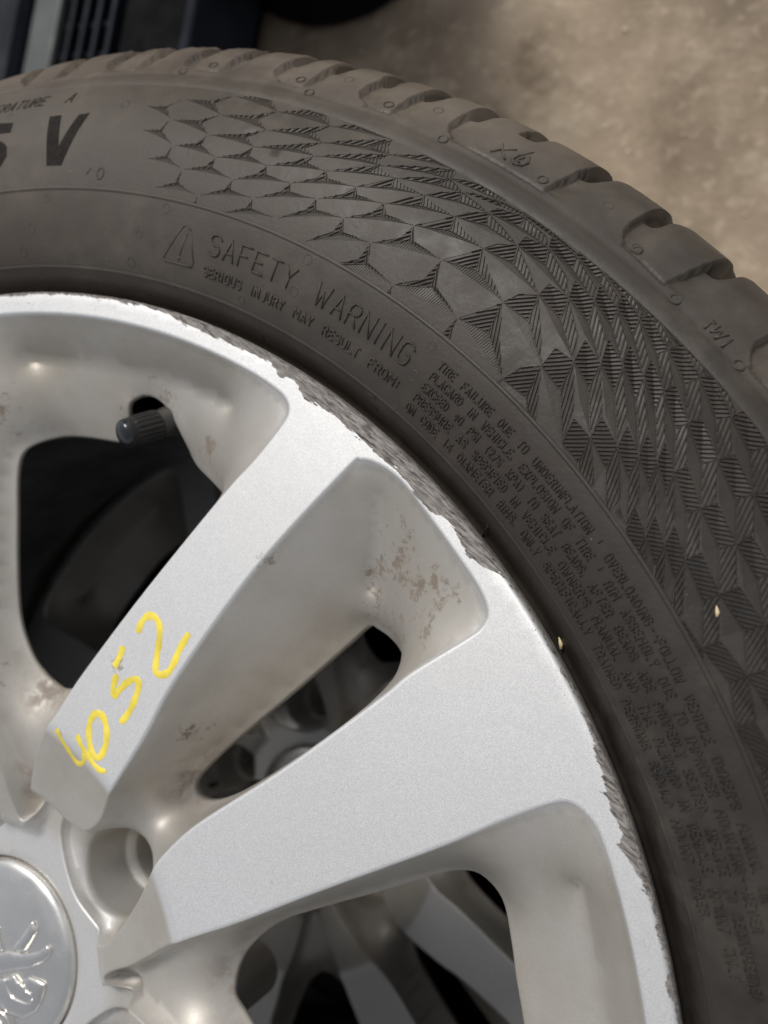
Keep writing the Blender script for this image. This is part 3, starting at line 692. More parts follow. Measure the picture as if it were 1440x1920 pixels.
star_polys = []
for (r, k), n0 in sorted(ND.items()):
    if (r, k + 1) not in ND or (r + 1, k + 1) not in ND:
        continue
    n1, n2 = ND[(r + 1, k + 1)], ND[(r, k + 1)]
    cen = (n0 + n1 + n2) / 3
    kk = k + (.7 if r <= 3 else (.35 if r == 4 else 0))
    if max(n0[1], n1[1], n2[1]) < RIB + .4 or min(n0[1], n1[1], n2[1]) > RIDGE - .4:
        continue
    f = curve(TIP, kk)
    t0, t1, t2 = [cen + f * (q - cen) for q in (n0, n1, n2)]
    g02, g12, g01 = curve(G02, kk), curve(G12, k + (.2 if r <= 3 else 0)), curve(G01, k)
    m02 = cen + g02 * ((t0 + t2) / 2 - cen)
    m12 = cen + g12 * ((t1 + t2) / 2 - cen)
    m01 = cen + g01 * ((t0 + t1) / 2 - cen)
    star_polys.append(np.array([t0, m01, t1, m12, t2, m02]))
    size = np.linalg.norm(t0 - t1)
    dep = min(.50, .15 + size * .022)
    hM = -.12
    hN, hC = -.10, (-.85 if k >= 6 else -dep - .12)
    mb = MB()
    fine = k < 5
    for (a, b, m, ang, pitch, up, lines) in ((t0, t2, m02, math.radians(47), .95, .46, True),
                                             (t2, t1, m12, math.radians(124), .95, .46, True),
                                             (t0, t1, m01, math.radians(82), .70, .16, fine)):
        hm = hM if m is not m01 else (-.12 if k >= 7 else -.18)
        ja, jp = rng.normal(0, .02), rng.uniform(0, pitch)
        for tri, hs in (((a, cen, m), (hN, hC, hm)), ((cen, b, m), (hC, hN, hm))):
            P = clip_poly([np.array([*p, h]) for p, h in zip(tri, hs)], RIB + .2, RIDGE - .15)
            if len(P) >= 3:
                pv = [uv2(q[0], q[1], q[2]) for q in P]
                ar = area2(np.array(P)[:, :2])
                idx = tuple(range(len(P)))
                # drop skirts so no gap shows beneath a facet edge
                mb.add(pv, [idx if ar < 0 else idx[::-1]])
            if lines and size > 4:
                hatch(mb, [np.array(t) for t in tri], hs, ang + ja, pitch, pitch * .52, up, jp)
    for q in (t0, t1, t2):
        sg = clip_seg(cen, q, RIB + .3, RIDGE - .2)
        if sg:
            ridge(mb, sg[0], sg[1], hC, hN, .55, .28)
    for a, b, m in ((t0, t2, m02), (t2, t1, m12)):
        hm = hM
        if k >= 5:
            for q in (a, b):
                sg = clip_seg(q, m, RIB + .3, RIDGE - .2)
                if sg:
                    ridge(mb, sg[0], sg[1], hN, hm, .5, .22)
    if mb.F:
        obj('hatched_facet', mb.V, mb.F, MAT_TYRE, tyre, smooth=False)

# smooth raised rubber between the hatched facets
u0, u1 = th2u(BAND1), th2u(BAND0)
def dens(P, step=3.0):
    out = []
    for i in range(len(P)):
        a, b = P[i], P[(i + 1) % len(P)]
        n = max(1, int(np.hypot(*(b - a)) / step))
        out += [a + (b - a) * t / n for t in range(n)]
    return np.array(out)
outer = dens(np.array([(u0, RIB), (u1, RIB), (u1, RIDGE), (u0, RIDGE)]), 2.0)
pts = [tuple(p) for p in outer]; ed = [(i, (i + 1) % len(outer)) for i in range(len(outer))]
clips = []
for sp in star_polys:
    c = clip_poly([np.array(p) for p in sp], RIB + .02, RIDGE - .02)
    if len(c) < 3:
        continue
    c = dens(np.array(c), 4.0)
    clips.append(c)
    n0 = len(pts)
    pts += [tuple(p) for p in c]
    ed += [(n0 + i, n0 + (i + 1) % len(c)) for i in range(len(c))]
gx = np.arange(u0 + 1.5, u1, 3.2); gy = np.arange(RIB + 2.2, RIDGE, 2.7)
pts += [(x + (j % 2) * 1.6, y) for j, y in enumerate(gy) for x in gx if x + 1.7 < u1]
r = delaunay_2d_cdt([Vector(p) for p in pts], ed, [], 0, 1e-4)
PV = np.array([tuple(v) for v in r[0]]); PT = np.array([f for f in r[2] if len(f) == 3])
cen = PV[PT].mean(1)
keep = (cen[:, 1] > RIB) & (cen[:, 1] < RIDGE)
for c in clips:
    bb = (cen[:, 0] > c[:, 0].min()) & (cen[:, 0] < c[:, 0].max())
    idx = np.where(bb)[0]
    keep[idx[inside(cen[idx], c)]] = False
PT = PT[keep]
a2 = np.cross(PV[PT[:, 1]] - PV[PT[:, 0]], PV[PT[:, 2]] - PV[PT[:, 0]])
PT = np.where((a2 > 0)[:, None], PT[:, ::-1], PT)      # u runs clockwise, so flip
V = uv2(PV[:, 0], PV[:, 1], 0.0)
Vl = uv2(PV[:, 0], PV[:, 1], -1.35)
cnt = {}
for t in PT:
    for i in range(3):
        cnt.setdefault(tuple(sorted((t[i], t[(i + 1) % 3]))), []).append((t[i], t[(i + 1) % 3]))
skirt_pts = []; F = [tuple(t) for t in PT]
nv = len(V)
VV = [V]; extra = []
for e, lst in cnt.items():
    if len(lst) == 1:
        a, b = lst[0]
        k = nv + len(extra)
        extra += [V[a], V[b], Vl[b], Vl[a]]
        F.append((k + 1, k, k + 3, k + 2))
V = np.vstack([V, np.array(extra)])
obj('sidewall_panel', V, F, MAT_TYRE, tyre)

# thin raised line along the rib where the lettering band ends
def ring_ridge(name, R, h, w, th0, th1, mat, n=500):
    mb = MB()
    T = np.linspace(th0, th1, n)
    prof = [(-w, -.2), (-w * .45, h), (w * .45, h), (w, -.2)]
    V = np.stack([surf(T, np.full(n, R + a), b) for a, b in prof], 1).reshape(-1, 3)
    return obj(name, V, [f[::-1] for f in grid_faces(n, 4)], mat, tyre)
ring_ridge('sidewall_rib', 247.1, .42, .75, -180, 180, MAT_TYRE, 900)
ring_ridge('bead_rib', 225.0, .30, .5, -180, 180, MAT_TYRE, 900)
ring_ridge('ridge_line', 285.0, .14, 1.9, -180, 180, MAT_TYRE, 900)

# ------------------------------------------------------------------ moulded lettering
FONT = {
 'A': '00 26 40|.72 3.32', 'B': '00 06 36 45 44 33 03|33 42 41 30 00', 'C': '45 36 16 05 01 10 30 41', 'D': '00 06 26 44 42 20 00',
 'E': '40 00 06 46|03 33', 'F': '00 06 46|03 33', 'G': '45 36 16 05 01 10 30 41 43 23', 'H': '00 06|40 46|03 43', 'I': '20 26',
 'J': '46 41 30 10 01', 'K': '00 06|46 03 40', 'L': '06 00 40', 'M': '00 06 23 46 40', 'N': '00 06 40 46', 'O': '10 01 05 16 36 45 41 30 10',
 'P': '00 06 36 45 44 33 03', 'Q': '10 01 05 16 36 45 41 30 10|22 40', 'R': '00 06 36 45 44 33 03|23 40', 'S': '45 36 16 05 04 13 33 42 41 30 10 01',
 'T': '06 46|26 20', 'U': '06 01 10 30 41 46', 'V': '06 20 46', 'W': '06 10 24 30 46', 'X': '00 46|06 40', 'Y': '06 23 46|23 20', 'Z': '06 46 00 40',
 '0': '10 01 05 16 36 45 41 30 10', '1': '15 26 20', '2': '05 16 36 45 44 00 40', '3': '06 46 24 43 41 30 10 01', '4': '30 36 02 42', '5': '46 06 03 33 42 41 30 01',
 '6': '46 03 01 10 30 41 42 33 03', '7': '06 46 10', '(': '36 24 22 30', ')': '16 24 22 10', '.': '20 21', ',': '21 1.0', ':': '21 22|24 25', "'": '26 24', '-': '03 43', '/': '23 26',
}
def glyph(ch):
    out = []
    for st in FONT[ch].split('|'):
        pts = []
        for tok in st.split():
            if '.' in tok and len(tok) > 2:
                a, b = (tok[:-1], tok[-1]) if tok[0] != '.' else (tok[:-1], tok[-1])
                if tok == '1.0':
                    a, b = '1.5', '-.5'
                pts.append((float(a), float(b)))
            elif len(tok) == 2 and tok[0] == '.':
                pts.append((float(tok), 2.0))
            else:
                pts.append((float(tok[0]), float(tok[1])))
        out.append(pts)
    return out
FONT_A = [[(0, 0), (2, 6), (4, 0)], [(.7, 2), (3.3, 2)]]

def stroke(mb, P, w, up, depth=-.15):
    """P: list of (theta, R); a raised bead with a rounded top"""
    P = [np.array([th2u(t) * 1.0, R]) for t, R in P]
    for a, b in zip(P[:-1], P[1:]):
        # arc length in u is scaled by R / UR; good enough for strokes of a few mm
        d = b - a
        L = np.hypot(*d)
        if L < 1e-6:
            continue
        e = d / L * w * .35
        ridge2(mb, a - e, b + e, w, up, depth)

def ridge2(mb, p, q, w, up, depth):
    d = q - p
    L = np.hypot(*d)
    n = np.array([-d[1], d[0]]) / L * w / 2
    prof = [(1, depth), (.75, up * .7), (.3, up), (-.3, up), (-.75, up * .7), (-1, depth)]
    nseg = max(1, int(L / 4))
    prev = None
    for k in range(nseg + 1):
        c = p + d * k / nseg
        base = len(mb.V)
        mb.V.extend([tuple(uv2(c[0] + n[0] * s, c[1] + n[1] * s, h)) for s, h in prof])
        if prev is not None:
            for i in range(5):
                mb.F.append((prev + i, base + i, base + i + 1, prev + i + 1)[::-1])
        else:
            mb.F.append(tuple(base + i for i in range(5, -1, -1)))
        prev = base
    mb.F.append(tuple(prev + i for i in range(6)))

ADV = {' ': 1.4, 'I': .62, '/': .8, '.': .6, ',': .6, ':': .6, "'": .45, '1': .9, '(': .9, ')': .9, '-': 1.0, 'W': 1.25, 'M': 1.2}
def text_row(text, anchors, R0, h, w, up, mat, name, slant=0.0, fill=.66):
    """anchors: {char index: theta}; glyphs keep an even spacing between anchors"""
    adv = [0.0]
    for ch in text:
        adv.append(adv[-1] + ADV.get(ch, 1.0))
    ks = sorted(anchors)
    xa = [adv[k] for k in ks]; ta = [anchors[k] for k in ks]
    def th(x):
        if x > xa[-1]:
            return ta[-1] + (x - xa[-1]) * (ta[-1] - ta[-2]) / (xa[-1] - xa[-2])
        return float(np.interp(x, xa, ta))
    mb = MB(); words = []
    for i, ch in enumerate(text + ' '):
        if ch == ' ':
            if mb.F:
                obj(name, mb.V, mb.F, mat, tyre)
            mb = MB()
            continue
        a = adv[i]; wch = ADV.get(ch, 1.0)
        strokes = FONT_A if ch == 'A' else glyph(ch)
        cellw = max(fill * wch / 4, .12)
        for s in strokes:
            P = []
            for gx_, gy_ in s:
                x = gx_ if wch >= .9 else gx_ - 1 + (1 if ch in '()1' else 0) * 0
                yy = gy_ / 6 * h
                t = th(a + x * cellw) - math.degrees(slant * yy / R0)
                P.append((t, R0 + yy))
            if len(P) > 3 and ch not in 'MNWVXYKEFHTLZ':
                # soften the corners of round letters
                Q = [P[0]]
                for p, q in zip(P[:-1], P[1:]):
                    Q += [(p[0] * .72 + q[0] * .28, p[1] * .72 + q[1] * .28), (p[0] * .28 + q[0] * .72, p[1] * .28 + q[1] * .72)]
                Q.append(P[-1])
                P = Q if P[0] != P[-1] else Q[1:-1] + [Q[1]]
            stroke(mb, P, w, up)

def anch(text, words):
    out = {}; pos = 0
    for wd, t in words:
        i = text.index(wd, pos)
        out[i] = t
        pos = i + 1
    return out
rows = [
 ("TIRE FAILURE DUE TO UNDERINFLATION / OVERLOADING--FOLLOW VEHICLE OWNER'S MANUAL OR",
  [('TIRE', 58.3), (' / O', 45.2), ('VEHICLE', 35.75), (' OR', 26.8)], 240.55),
 ("PLACARD IN VEHICLE. EXPLOSION OF TIRE / RIM ASSEMBLY DUE TO IMPROPER MOUNTING--NEVER",
  [('PLACARD', 58.35), (' TIRE', 45.9), ('RIM', 42.6), ('NEVER', 26.1)], 237.25),
 ("EXCEED 40 PSI (275 KPA) TO SEAT BEADS. AFTER BEADS ARE PROPERLY SEATED, INFLATE TO RECOMMENDED",
  [('EXCEED', 58.4), ('SEAT', 47.6), ('AFTER', 42.95), ('PROPERLY', 35.9), ('INFLATE', 29.25), ('TO REC', 26.3)], 233.95),
 ("PRESSURE AS SPECIFIED IN VEHICLE OWNER'S MANUAL AND THE PLACARD IN VEHICLE. MOUNT ONLY",
  [('PRESSURE', 58.5), ('SPECIFIED', 53.2), ('VEHICLE', 48.45), ('MANUAL', 41.35), ('PLACARD', 34.2), ('MOUNT', 26.25), ('ONLY', 23.4)], 230.65),
 ("ON CODE 16 DIAMETER RIMS. ONLY SPECIFICALLY TRAINED PERSONS SHOULD MOUNT TIRES.",
  [('ON', 58.7), ('DIAMETER', 53.9), ('RIMS', 50.0), ('ONLY', 47.7), ('SPECIFICALLY', 45.4), ('TRAINED', 40.0), ('PERSONS', 36.65), ('SHOULD', 33.1), ('MOUNT', 29.9), ('TIRES', 26.9)], 227.4),
]
for text, words, R0 in rows:
    text_row(text, anch(text, words), R0, 2.0, .36, .40, MAT_TYRE, 'raised_word')
t = "SAFETY WARNING"
text_row(t, {0: 77.3, 6: 69.6, 7: 68.1, 14: 59.75}, 235.6, 5.5, .56, .48, MAT_TYRE, 'raised_word')
t = "SERIOUS INJURY MAY RESULT FROM:"
text_row(t, anch(t, [('SERIOUS', 77.45), ('INJURY', 73.1), ('MAY', 69.25), ('RESULT', 66.65), ('FROM', 62.5)]) | {31: 59.7}, 229.85, 2.3, .44, .42, MAT_TYRE, 'raised_word')
t = "TEMPERATURE A"
text_row(t, {0: 102.6, 11: 95.0, 12: 93.3, 13: 92.55}, 276.9, 3.7, .46, .16, MAT_PRINT, 'raised_word', slant=.28)
mb = MB()
tri = [tuple(q) for q in DATA['tri']]
stroke(mb, tri + [tri[0]], .5, .28)
stroke(mb, [tuple(q) for q in DATA['bang'][:2]], .5, .28)
stroke(mb, [(79.78, 232.4), (79.84, 231.9)], .6, .28)
obj('warning_triangle', mb.V, mb.F, MAT_TYRE, tyre)
for L, nm in ((DATA['X6'], 'raised_code'), (DATA['TWI'], 'raised_code')):
    mb = MB()
    for s in L:
        stroke(mb, [tuple(q) for q in s], .55, .30)
    obj(nm, mb.V, mb.F, MAT_TYRE, tyre)

# big speed-rating characters: dark, finely ribbed infill standing a hair proud
def infill(name, P, mat, up=.10):
    P = np.array([(th2u(t), R) for t, R in P])
    if area2(P) < 0:
        P = P[::-1]
    D_ = dens(P, 2.0)
    Vx, T, ids = triangulate(D_, [], [], 2.0)
    top = uv2(Vx[:, 0], Vx[:, 1], up); n = len(D_)
    F = [tuple(t[::-1]) for t in T]
    a2 = np.cross(Vx[T[0][1]] - Vx[T[0][0]], Vx[T[0][2]] - Vx[T[0][0]])
    if a2 < 0:
        F = [f[::-1] for f in F]
    low = uv2(D_[:, 0], D_[:, 1], -.3)
    k = len(top)
    for i in range(n):
        j = (i + 1) % n
        F.append((ids[0][i], ids[0][j], k + j, k + i))
    o = obj(name, np.vstack([top, low]), F, mat, tyre, smooth=False)
    mb2 = MB(); v = P[:, 1]
    lo, hi = P[:, 0].min(), P[:, 0].max()
    return o
infill('speed_letter', DATA['V'], MAT_PRINT)
infill('load_digit', DATA['five'], MAT_PRINT)
mb = MB()
cx, cr = DATA['o'][0]
stroke(mb, [(cx + math.degrees(1.25 * math.cos(a) / cr), cr + 1.7 * math.sin(a)) for a in np.linspace(.5, 2 * math.pi + .2, 16)], .45, .22)
stroke(mb, [tuple(q) for q in DATA['o'][1:]], .4, .2)
obj('raised_code', mb.V, mb.F, MAT_TYRE, tyre)
c4 = np.array(DATA['cut'])
mb = MB()
P = [(th2u(a), b) for a, b in c4]
mb.add([uv2(a, b, .55 if i in (0, 2) else .5) for i, (a, b) in enumerate(P)], [(0, 1, 2), (0, 2, 3)])

# round vent marks left by the mould: shared mesh, placed one by one
def vent_mesh(rad):
    n = 20; mbv = MB()
    prof = [(rad - .20, -.06), (rad - .07, .035), (rad + .07, .035), (rad + .20, -.06)]
    V = [(a * math.cos(2 * math.pi * i / n), a * math.sin(2 * math.pi * i / n), h) for i in range(n) for a, h in prof]
    return mesh_from('vent_mark', V, [f[::-1] for f in grid_faces(n, 4, True)], MAT_TYRE)
vm = [vent_mesh(1.35), vent_mesh(1.05)]
for i, (t, R) in enumerate(DATA['rings']):
    if R > 285 and i % 2:
        continue
    o = bpy.data.objects.new('vent_mark', vm[0 if R > 285 else (i % 3 == 1)])
    COL.objects.link(o); o.parent = tyre
    p = surf(t, R, .02); e1 = surf(t + .2, R, .02) - surf(t - .2, R, .02); e2 = surf(t, R + .4, .02) - surf(t, R - .4, .02)
    e1 /= np.linalg.norm(e1); e2 /= np.linalg.norm(e2)
    nn = np.cross(e2, e1); nn /= np.linalg.norm(nn)
    if nn[2] < 0:
        nn = -nn
    e1 = np.cross(e2, nn)
    mt = Matrix.Identity(4)
    for a, col in enumerate((e1, e2, nn)):
        for bi in range(3):
            mt[bi][a] = col[bi]
    mt.translation = Vector(p / 1000)
    o.matrix_local = mt

# radial mould seams on the bead
mb = MB()
for s in DATA['radial']:
    stroke(mb, [tuple(q) for q in s], .45, .12)
obj('mould_seam', mb.V, mb.F, MAT_TYRE, tyre)

# ------------------------------------------------------------------ rim
def zt(P):
    """height of the front face at xy: flat spokes, sloping ends, a step down to the hub"""
    P = np.asarray(P, float)
    r = np.hypot(P[:, 0], P[:, 1])
    a = np.degrees(np.arctan2(P[:, 1], P[:, 0])) % 72
    lin = -.36 * np.clip(88 - r, 0, None)
    sm = lambda x: np.clip(x, 0, 1) ** 2 * (3 - 2 * np.clip(x, 0, 1))
    narrow = lin + (-21 - lin) * sm((61.5 - r) / 7)       # the narrow spoke stops short of the hub
    wide = lin + (-21 - lin) * sm((45.5 - r) / 4)         # the wide one runs on to a long tip
    w = sm((a - 48) / 5) * (1 - sm(((a - 81) / 4)))
    w = np.where(a < 12, 1 - sm((a + 72 - 81) / 4), w)
    return wide + (narrow - wide) * w

def P2(L):
    return np.array([(R * math.cos(math.radians(t)), R * math.sin(math.radians(t)), *rest) for R, t, *rest in L])
W_TOP = [(210.8,101.5),(211,98.5),(211,95),(211,91),(211,87),(211,83),(211,79),(211,75),(210.9,71.5),(210.6,69.3),(209.8,67.6),(207.5,66.7),(203.2,66.5),(191,67.0),(179,67.9),(155,69.6),(132.2,71.6),(105.3,74.6),(91.6,76.2),(81,78.6),(70,80.6),(61.5,81.5),(54,82.3),(49.5,83.5),(47.5,85.5),(48.5,88),(54,91),(63,93.6),(73,96.6),(86.3,99.4),(110,101),(133,102.3),(155.8,103.1),(174,103.6),(192,104.2),(203,104.3),(206.7,104.0),(209.5,103.0)]
P_TOP = [(206.2,59.9),(208.7,59.6),(210.5,59.0),(211.9,57.9),(212.6,56.8),(212.7,55.5),(212,53.1),(211.3,50),(211,47.4),(210.4,46),(209.1,45.0),(206.2,44.5),(201.8,44.35),(184,44.5),(174.4,44.2),(152,43.7),(132.8,43.4),(107.2,43.3),(93.6,42.1),(85.8,40.2),(77,37),(69,34),(60,30),(53,27),(47.5,25.5),(43.5,28),(40.5,34),(38,42),(37.3,48),(38,55),(41,64),(46,71.5),(50.5,74),(55,73.5),(60,69),(62.5,63),(66,58.3),(75,56.4),(85.7,57.6),(107,59.3),(124.7,60.8),(156,61.2),(179,60.8)]
W_OPEN0 = [(175.3,96.5,-25),(175.5,93,-25),(175.4,90,-25)]
NOTCH = [(176,88.3,-25),(181,87,-22),(187.2,86.6,-18),(190.2,86.1,-18),(192.5,84.6,-18),(191.9,82.9,-18),(189.4,81.3,-18),(185.5,79.8,-18),(180.5,78.5,-21)]
W_OPEN1 = [(176.4,77.4,-23.5),(174.2,73.6,-20),(172,71.6,-20),(166,70.6,-20),(150,71.4,-20),(132,73.6,-20),(112,76.4,-20),(100,79.2,-20),(94,82.5,-20),(91,85.5,-19),(91.5,88.5,-19),(94,91.5,-18),(100,95,-16.5),(112,98.2,-15.5),(130,99.4,-15),(146,99.9,-15),(160,100.4,-15.5),(168,100.3,-17),(172.5,99.2,-21)]
W_PLAIN = [(176.5,86,-25),(177.5,82,-25)]
S_OPEN = [(170.9,52.0),(173,50.9),(174.4,49.5),(174.8,48.3),(174.2,47.4),(171,46.5),(164,45.7),(150,45.0),(130,44.8),(110,45.0),(99,45.8),(93,47.3),(90.2,49.5),(90.5,51.8),(95,53.1),(109.7,53.2),(139.3,52.4),(162,52.1)]
S_OPEN = [(a, b, -28) for a, b in S_OPEN]

def ccw(L):
    return L if area2(L) > 0 else L[::-1]
def top_loop(L, step):
    return ccw(resample(catmull(P2(L), 8, True), step))
W0, P0 = top_loop(W_TOP, 1.4), top_loop(P_TOP, 1.4)
WN = ccw(resample(catmull(P2(W_OPEN0 + NOTCH + W_OPEN1), 8, True), 1.8))
WO = ccw(resample(catmull(P2(W_OPEN0 + W_PLAIN + W_OPEN1), 8, True), 1.8))
SO = ccw(resample(catmull(P2(S_OPEN), 8, True), 1.8))
aa = np.linspace(0, 2 * np.pi, 44, endpoint=False)
bc = P2([(54, 46.5)])[0]
BO = np.stack([bc[0] + 15.3 * np.cos(aa), bc[1] + 15.3 * np.sin(aa), np.full(44, -25.0)], 1)

def drop_ring(top):
    """second ring inside the bevel: the walls stand taller round the spoke ends at the hub"""
    r = np.hypot(top[:, 0], top[:, 1])
    k = np.clip((104 - r) / 30, 0, 1); k = k * k * (3 - 2 * k)
    return k, offset(top, (.55 + 1.2 * k * np.clip((r - 46) / 8, 0, 1))[:, None]), np.minimum(zt(top) - .62, np.maximum(zt(top) - .75 - 5.5 * k, -24.2))

def patch(top, holes, fixed, step):
    """membrane spanning from the bevelled top loop to the openings"""
    k, l2, z3 = drop_ring(top)
    z2 = z3
    Vx, T, ids = triangulate(l2, [h[:, :2] for h in holes], [f[:, :2] for f in fixed], step)
    n = len(Vx)
    z = np.full(n, np.nan)
    for L, zz in zip(ids, [z2] + [h[:, 2] for h in holes] + [f[:, 2] for f in fixed]):
        for i, q in zip(L, zz):
            z[i] = q
    # cotangent Laplace solve for the free vertices
    A = np.zeros((n, n))
    for i in range(3):
        a, b, c = T[:, i], T[:, (i + 1) % 3], T[:, (i + 2) % 3]
        u, v = Vx[a] - Vx[c], Vx[b] - Vx[c]
        cot = np.clip((u * v).sum(1) / np.maximum(np.abs(np.cross(u, v)), 1e-6), .02, 20)
        np.add.at(A, (a, b), cot); np.add.at(A, (b, a), cot)
    free = np.isnan(z)
    d = A.sum(1)
    Lp = np.diag(d) - A
    rhs = A[np.ix_(free, ~free)] @ z[~free]
    z[free] = np.linalg.solve(Lp[np.ix_(free, free)], rhs)
    cr = np.cross(Vx[T[:, 1]] - Vx[T[:, 0]], Vx[T[:, 2]] - Vx[T[:, 0]])
    T = np.where((cr < 0)[:, None], T[:, ::-1], T)
    return np.column_stack([Vx, z]), T, ids[0], ids[1:1 + len(holes)]

arc = P2([(198.5, t, -14.0) for t in np.linspace(74, 98, 40)])
patch_valve = patch(W0, [WN], [arc], 2.3)
patch_plain = patch(W0, [WO], [arc], 2.3)
parc = P2([(t, a, z) for t, a, z in zip(np.linspace(205, 181, 16), np.linspace(57.3, 53.6, 16), np.linspace(-6.0, -22.0, 16))])
patch_slot = patch(P0, [SO, BO], [parc], 2.1)

def rotz(V, a):
    c, s = math.cos(math.radians(a)), math.sin(math.radians(a))
    V = np.asarray(V, float).copy()
    x = V[:, 0] * c - V[:, 1] * s; y = V[:, 0] * s + V[:, 1] * c
    V[:, 0], V[:, 1] = x, y
    return V

rim_mb = MB()
holes_top = []
def loop_strip(mb, La, Lb, closed=True):
    """La, Lb: index lists with equal length; faces wind from La (outer, higher) to Lb"""
    n = len(La)
    for i in range(n):
        j = (i + 1) % n
        mb.F.append((La[i], La[j], Lb[j], Lb[i]))
def add_pts(mb, P):
    k = len(mb.V)
    mb.V.extend([tuple(p) for p in P])
    return list(range(k, k + len(P)))
top_ids = []
for s in range(5):
    for top, pt in ((W0, patch_valve if s == 0 else patch_plain), (P0, patch_slot)):
        Vp, T, l2, hl = pt
        Vr = rotz(Vp, 72 * s)
        k = len(rim_mb.V)
        rim_mb.V.extend([tuple(v) for v in Vr])
        rim_mb.F.extend([tuple(int(i) + k for i in t) for t in T])
        l2i = [i + k for i in l2]
        zz = zt(top)
        L1 = np.column_stack([offset(top, .08), zz - .12]); L0 = np.column_stack([offset(top, -.18), zt(offset(top, -.18))])
        i1 = add_pts(rim_mb, rotz(L1, 72 * s)); i0 = add_pts(rim_mb, rotz(L0, 72 * s))
        i2 = add_pts(rim_mb, rotz(np.column_stack([offset(top, .36), zz - .46]), 72 * s))
        loop_strip(rim_mb, i0, i1); loop_strip(rim_mb, i1, i2); loop_strip(rim_mb, i2, l2i)
        LX = np.column_stack([offset(top, -.7), zt(offset(top, -.7))])
        ix = add_pts(rim_mb, rotz(LX, 72 * s)); loop_strip(rim_mb, ix, i0)
        top_ids.append(ix)
        holes_top.append(rotz(LX, 72 * s))
        for hi, h in enumerate(hl):
            src = np.array([Vp[i] for i in h])
            hidx = [i + k for i in h]
            if pt is patch_slot and hi == 1:
                prev = hidx
                for rad, zb in ((14.6, -26.2), (14.2, -28), (14.0, -44), (13.4, -45.2), (11.6, -46.5), (11.2, -48), (11.2, -110), (.05, -110.5)):
                    C_ = np.stack([bc[0] + rad * np.cos(aa), bc[1] + rad * np.sin(aa), np.full(44, zb)], 1)
                    nx = add_pts(rim_mb, rotz(C_, 72 * s))
                    loop_strip(rim_mb, prev, nx); prev = nx
            else:
                a = np.column_stack([offset(src, .55), src[:, 2] - .35]); b = np.column_stack([offset(src, .75), src[:, 2] - (3.2 if pt is patch_slot else 1.6)])
                c = np.column_stack([offset(src, -1.2), src[:, 2] - (5.5 if pt is patch_slot else 4.0)])
                d = np.column_stack([offset(src, -8.5), src[:, 2] - 10.5])
                ia, ib, ic, id_ = [add_pts(rim_mb, rotz(q, 72 * s)) for q in (a, b, c, d)]
                loop_strip(rim_mb, hidx, ia); loop_strip(rim_mb, ia, ib); loop_strip(rim_mb, ib, ic); loop_strip(rim_mb, ic, id_)

n_out = 560
ao = np.linspace(0, 2 * np.pi, n_out, endpoint=False)
outer = np.stack([216.4 * np.cos(ao), 216.4 * np.sin(ao)], 1)
ai = np.linspace(0, 2 * np.pi, 110, endpoint=False)
hub = np.stack([32.2 * np.cos(ai), 32.2 * np.sin(ai)], 1)
Vx, T, ids = triangulate(outer, [h[:, :2] for h in holes_top] + [hub], [], 2.1)
cr = np.cross(Vx[T[:, 1]] - Vx[T[:, 0]], Vx[T[:, 2]] - Vx[T[:, 0]])
T = np.where((cr < 0)[:, None], T[:, ::-1], T)
z = zt(Vx)
k = len(rim_mb.V)
remap = np.arange(len(Vx)) + k
for L, tid in zip(ids[1:1 + len(holes_top)], top_ids):
    for i, q in zip(L, tid):
        remap[i] = q
rim_mb.V.extend([(x, y, q) for (x, y), q in zip(Vx, z)])
rim_mb.F.extend([tuple(int(remap[i]) for i in t) for t in T])
prev = [int(remap[i]) for i in ids[0]]
for rad, zb in ((216.9, -.10), (217.5, -.45), (217.95, -1.1), (218.1, -2.2), (218.0, -5), (217, -9), (213, -12)):
    nx = add_pts(rim_mb, np.stack([rad * np.cos(ao), rad * np.sin(ao), np.full(n_out, zb)], 1))
    for i in range(n_out):
        j = (i + 1) % n_out
        rim_mb.F.append((prev[j], prev[i], nx[i], nx[j]))
    prev = nx
prev = [int(remap[i]) for i in ids[-1]]
for rad, zb in ((31.7, -21.3), (31.3, -22.0), (31.2, -27)):
    nx = add_pts(rim_mb, np.stack([rad * np.cos(ai), rad * np.sin(ai), np.full(110, zb)], 1))
    loop_strip(rim_mb, prev, nx); prev = nx
RV = np.array(rim_mb.V); RV[:, 2] += WB
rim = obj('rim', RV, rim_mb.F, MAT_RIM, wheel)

bar = [(184, -33), (184.2, -36), (184.5, -45), (185, -62), (186, -100), (193, -168), (199, -184), (206, -190), (211, -198), (212, -205)]
V, F = lathe([(a, b + WB) for a, b in bar[::-1]], 240)
barrel = obj('rim_barrel', V, F, MAT_BARREL, rim)

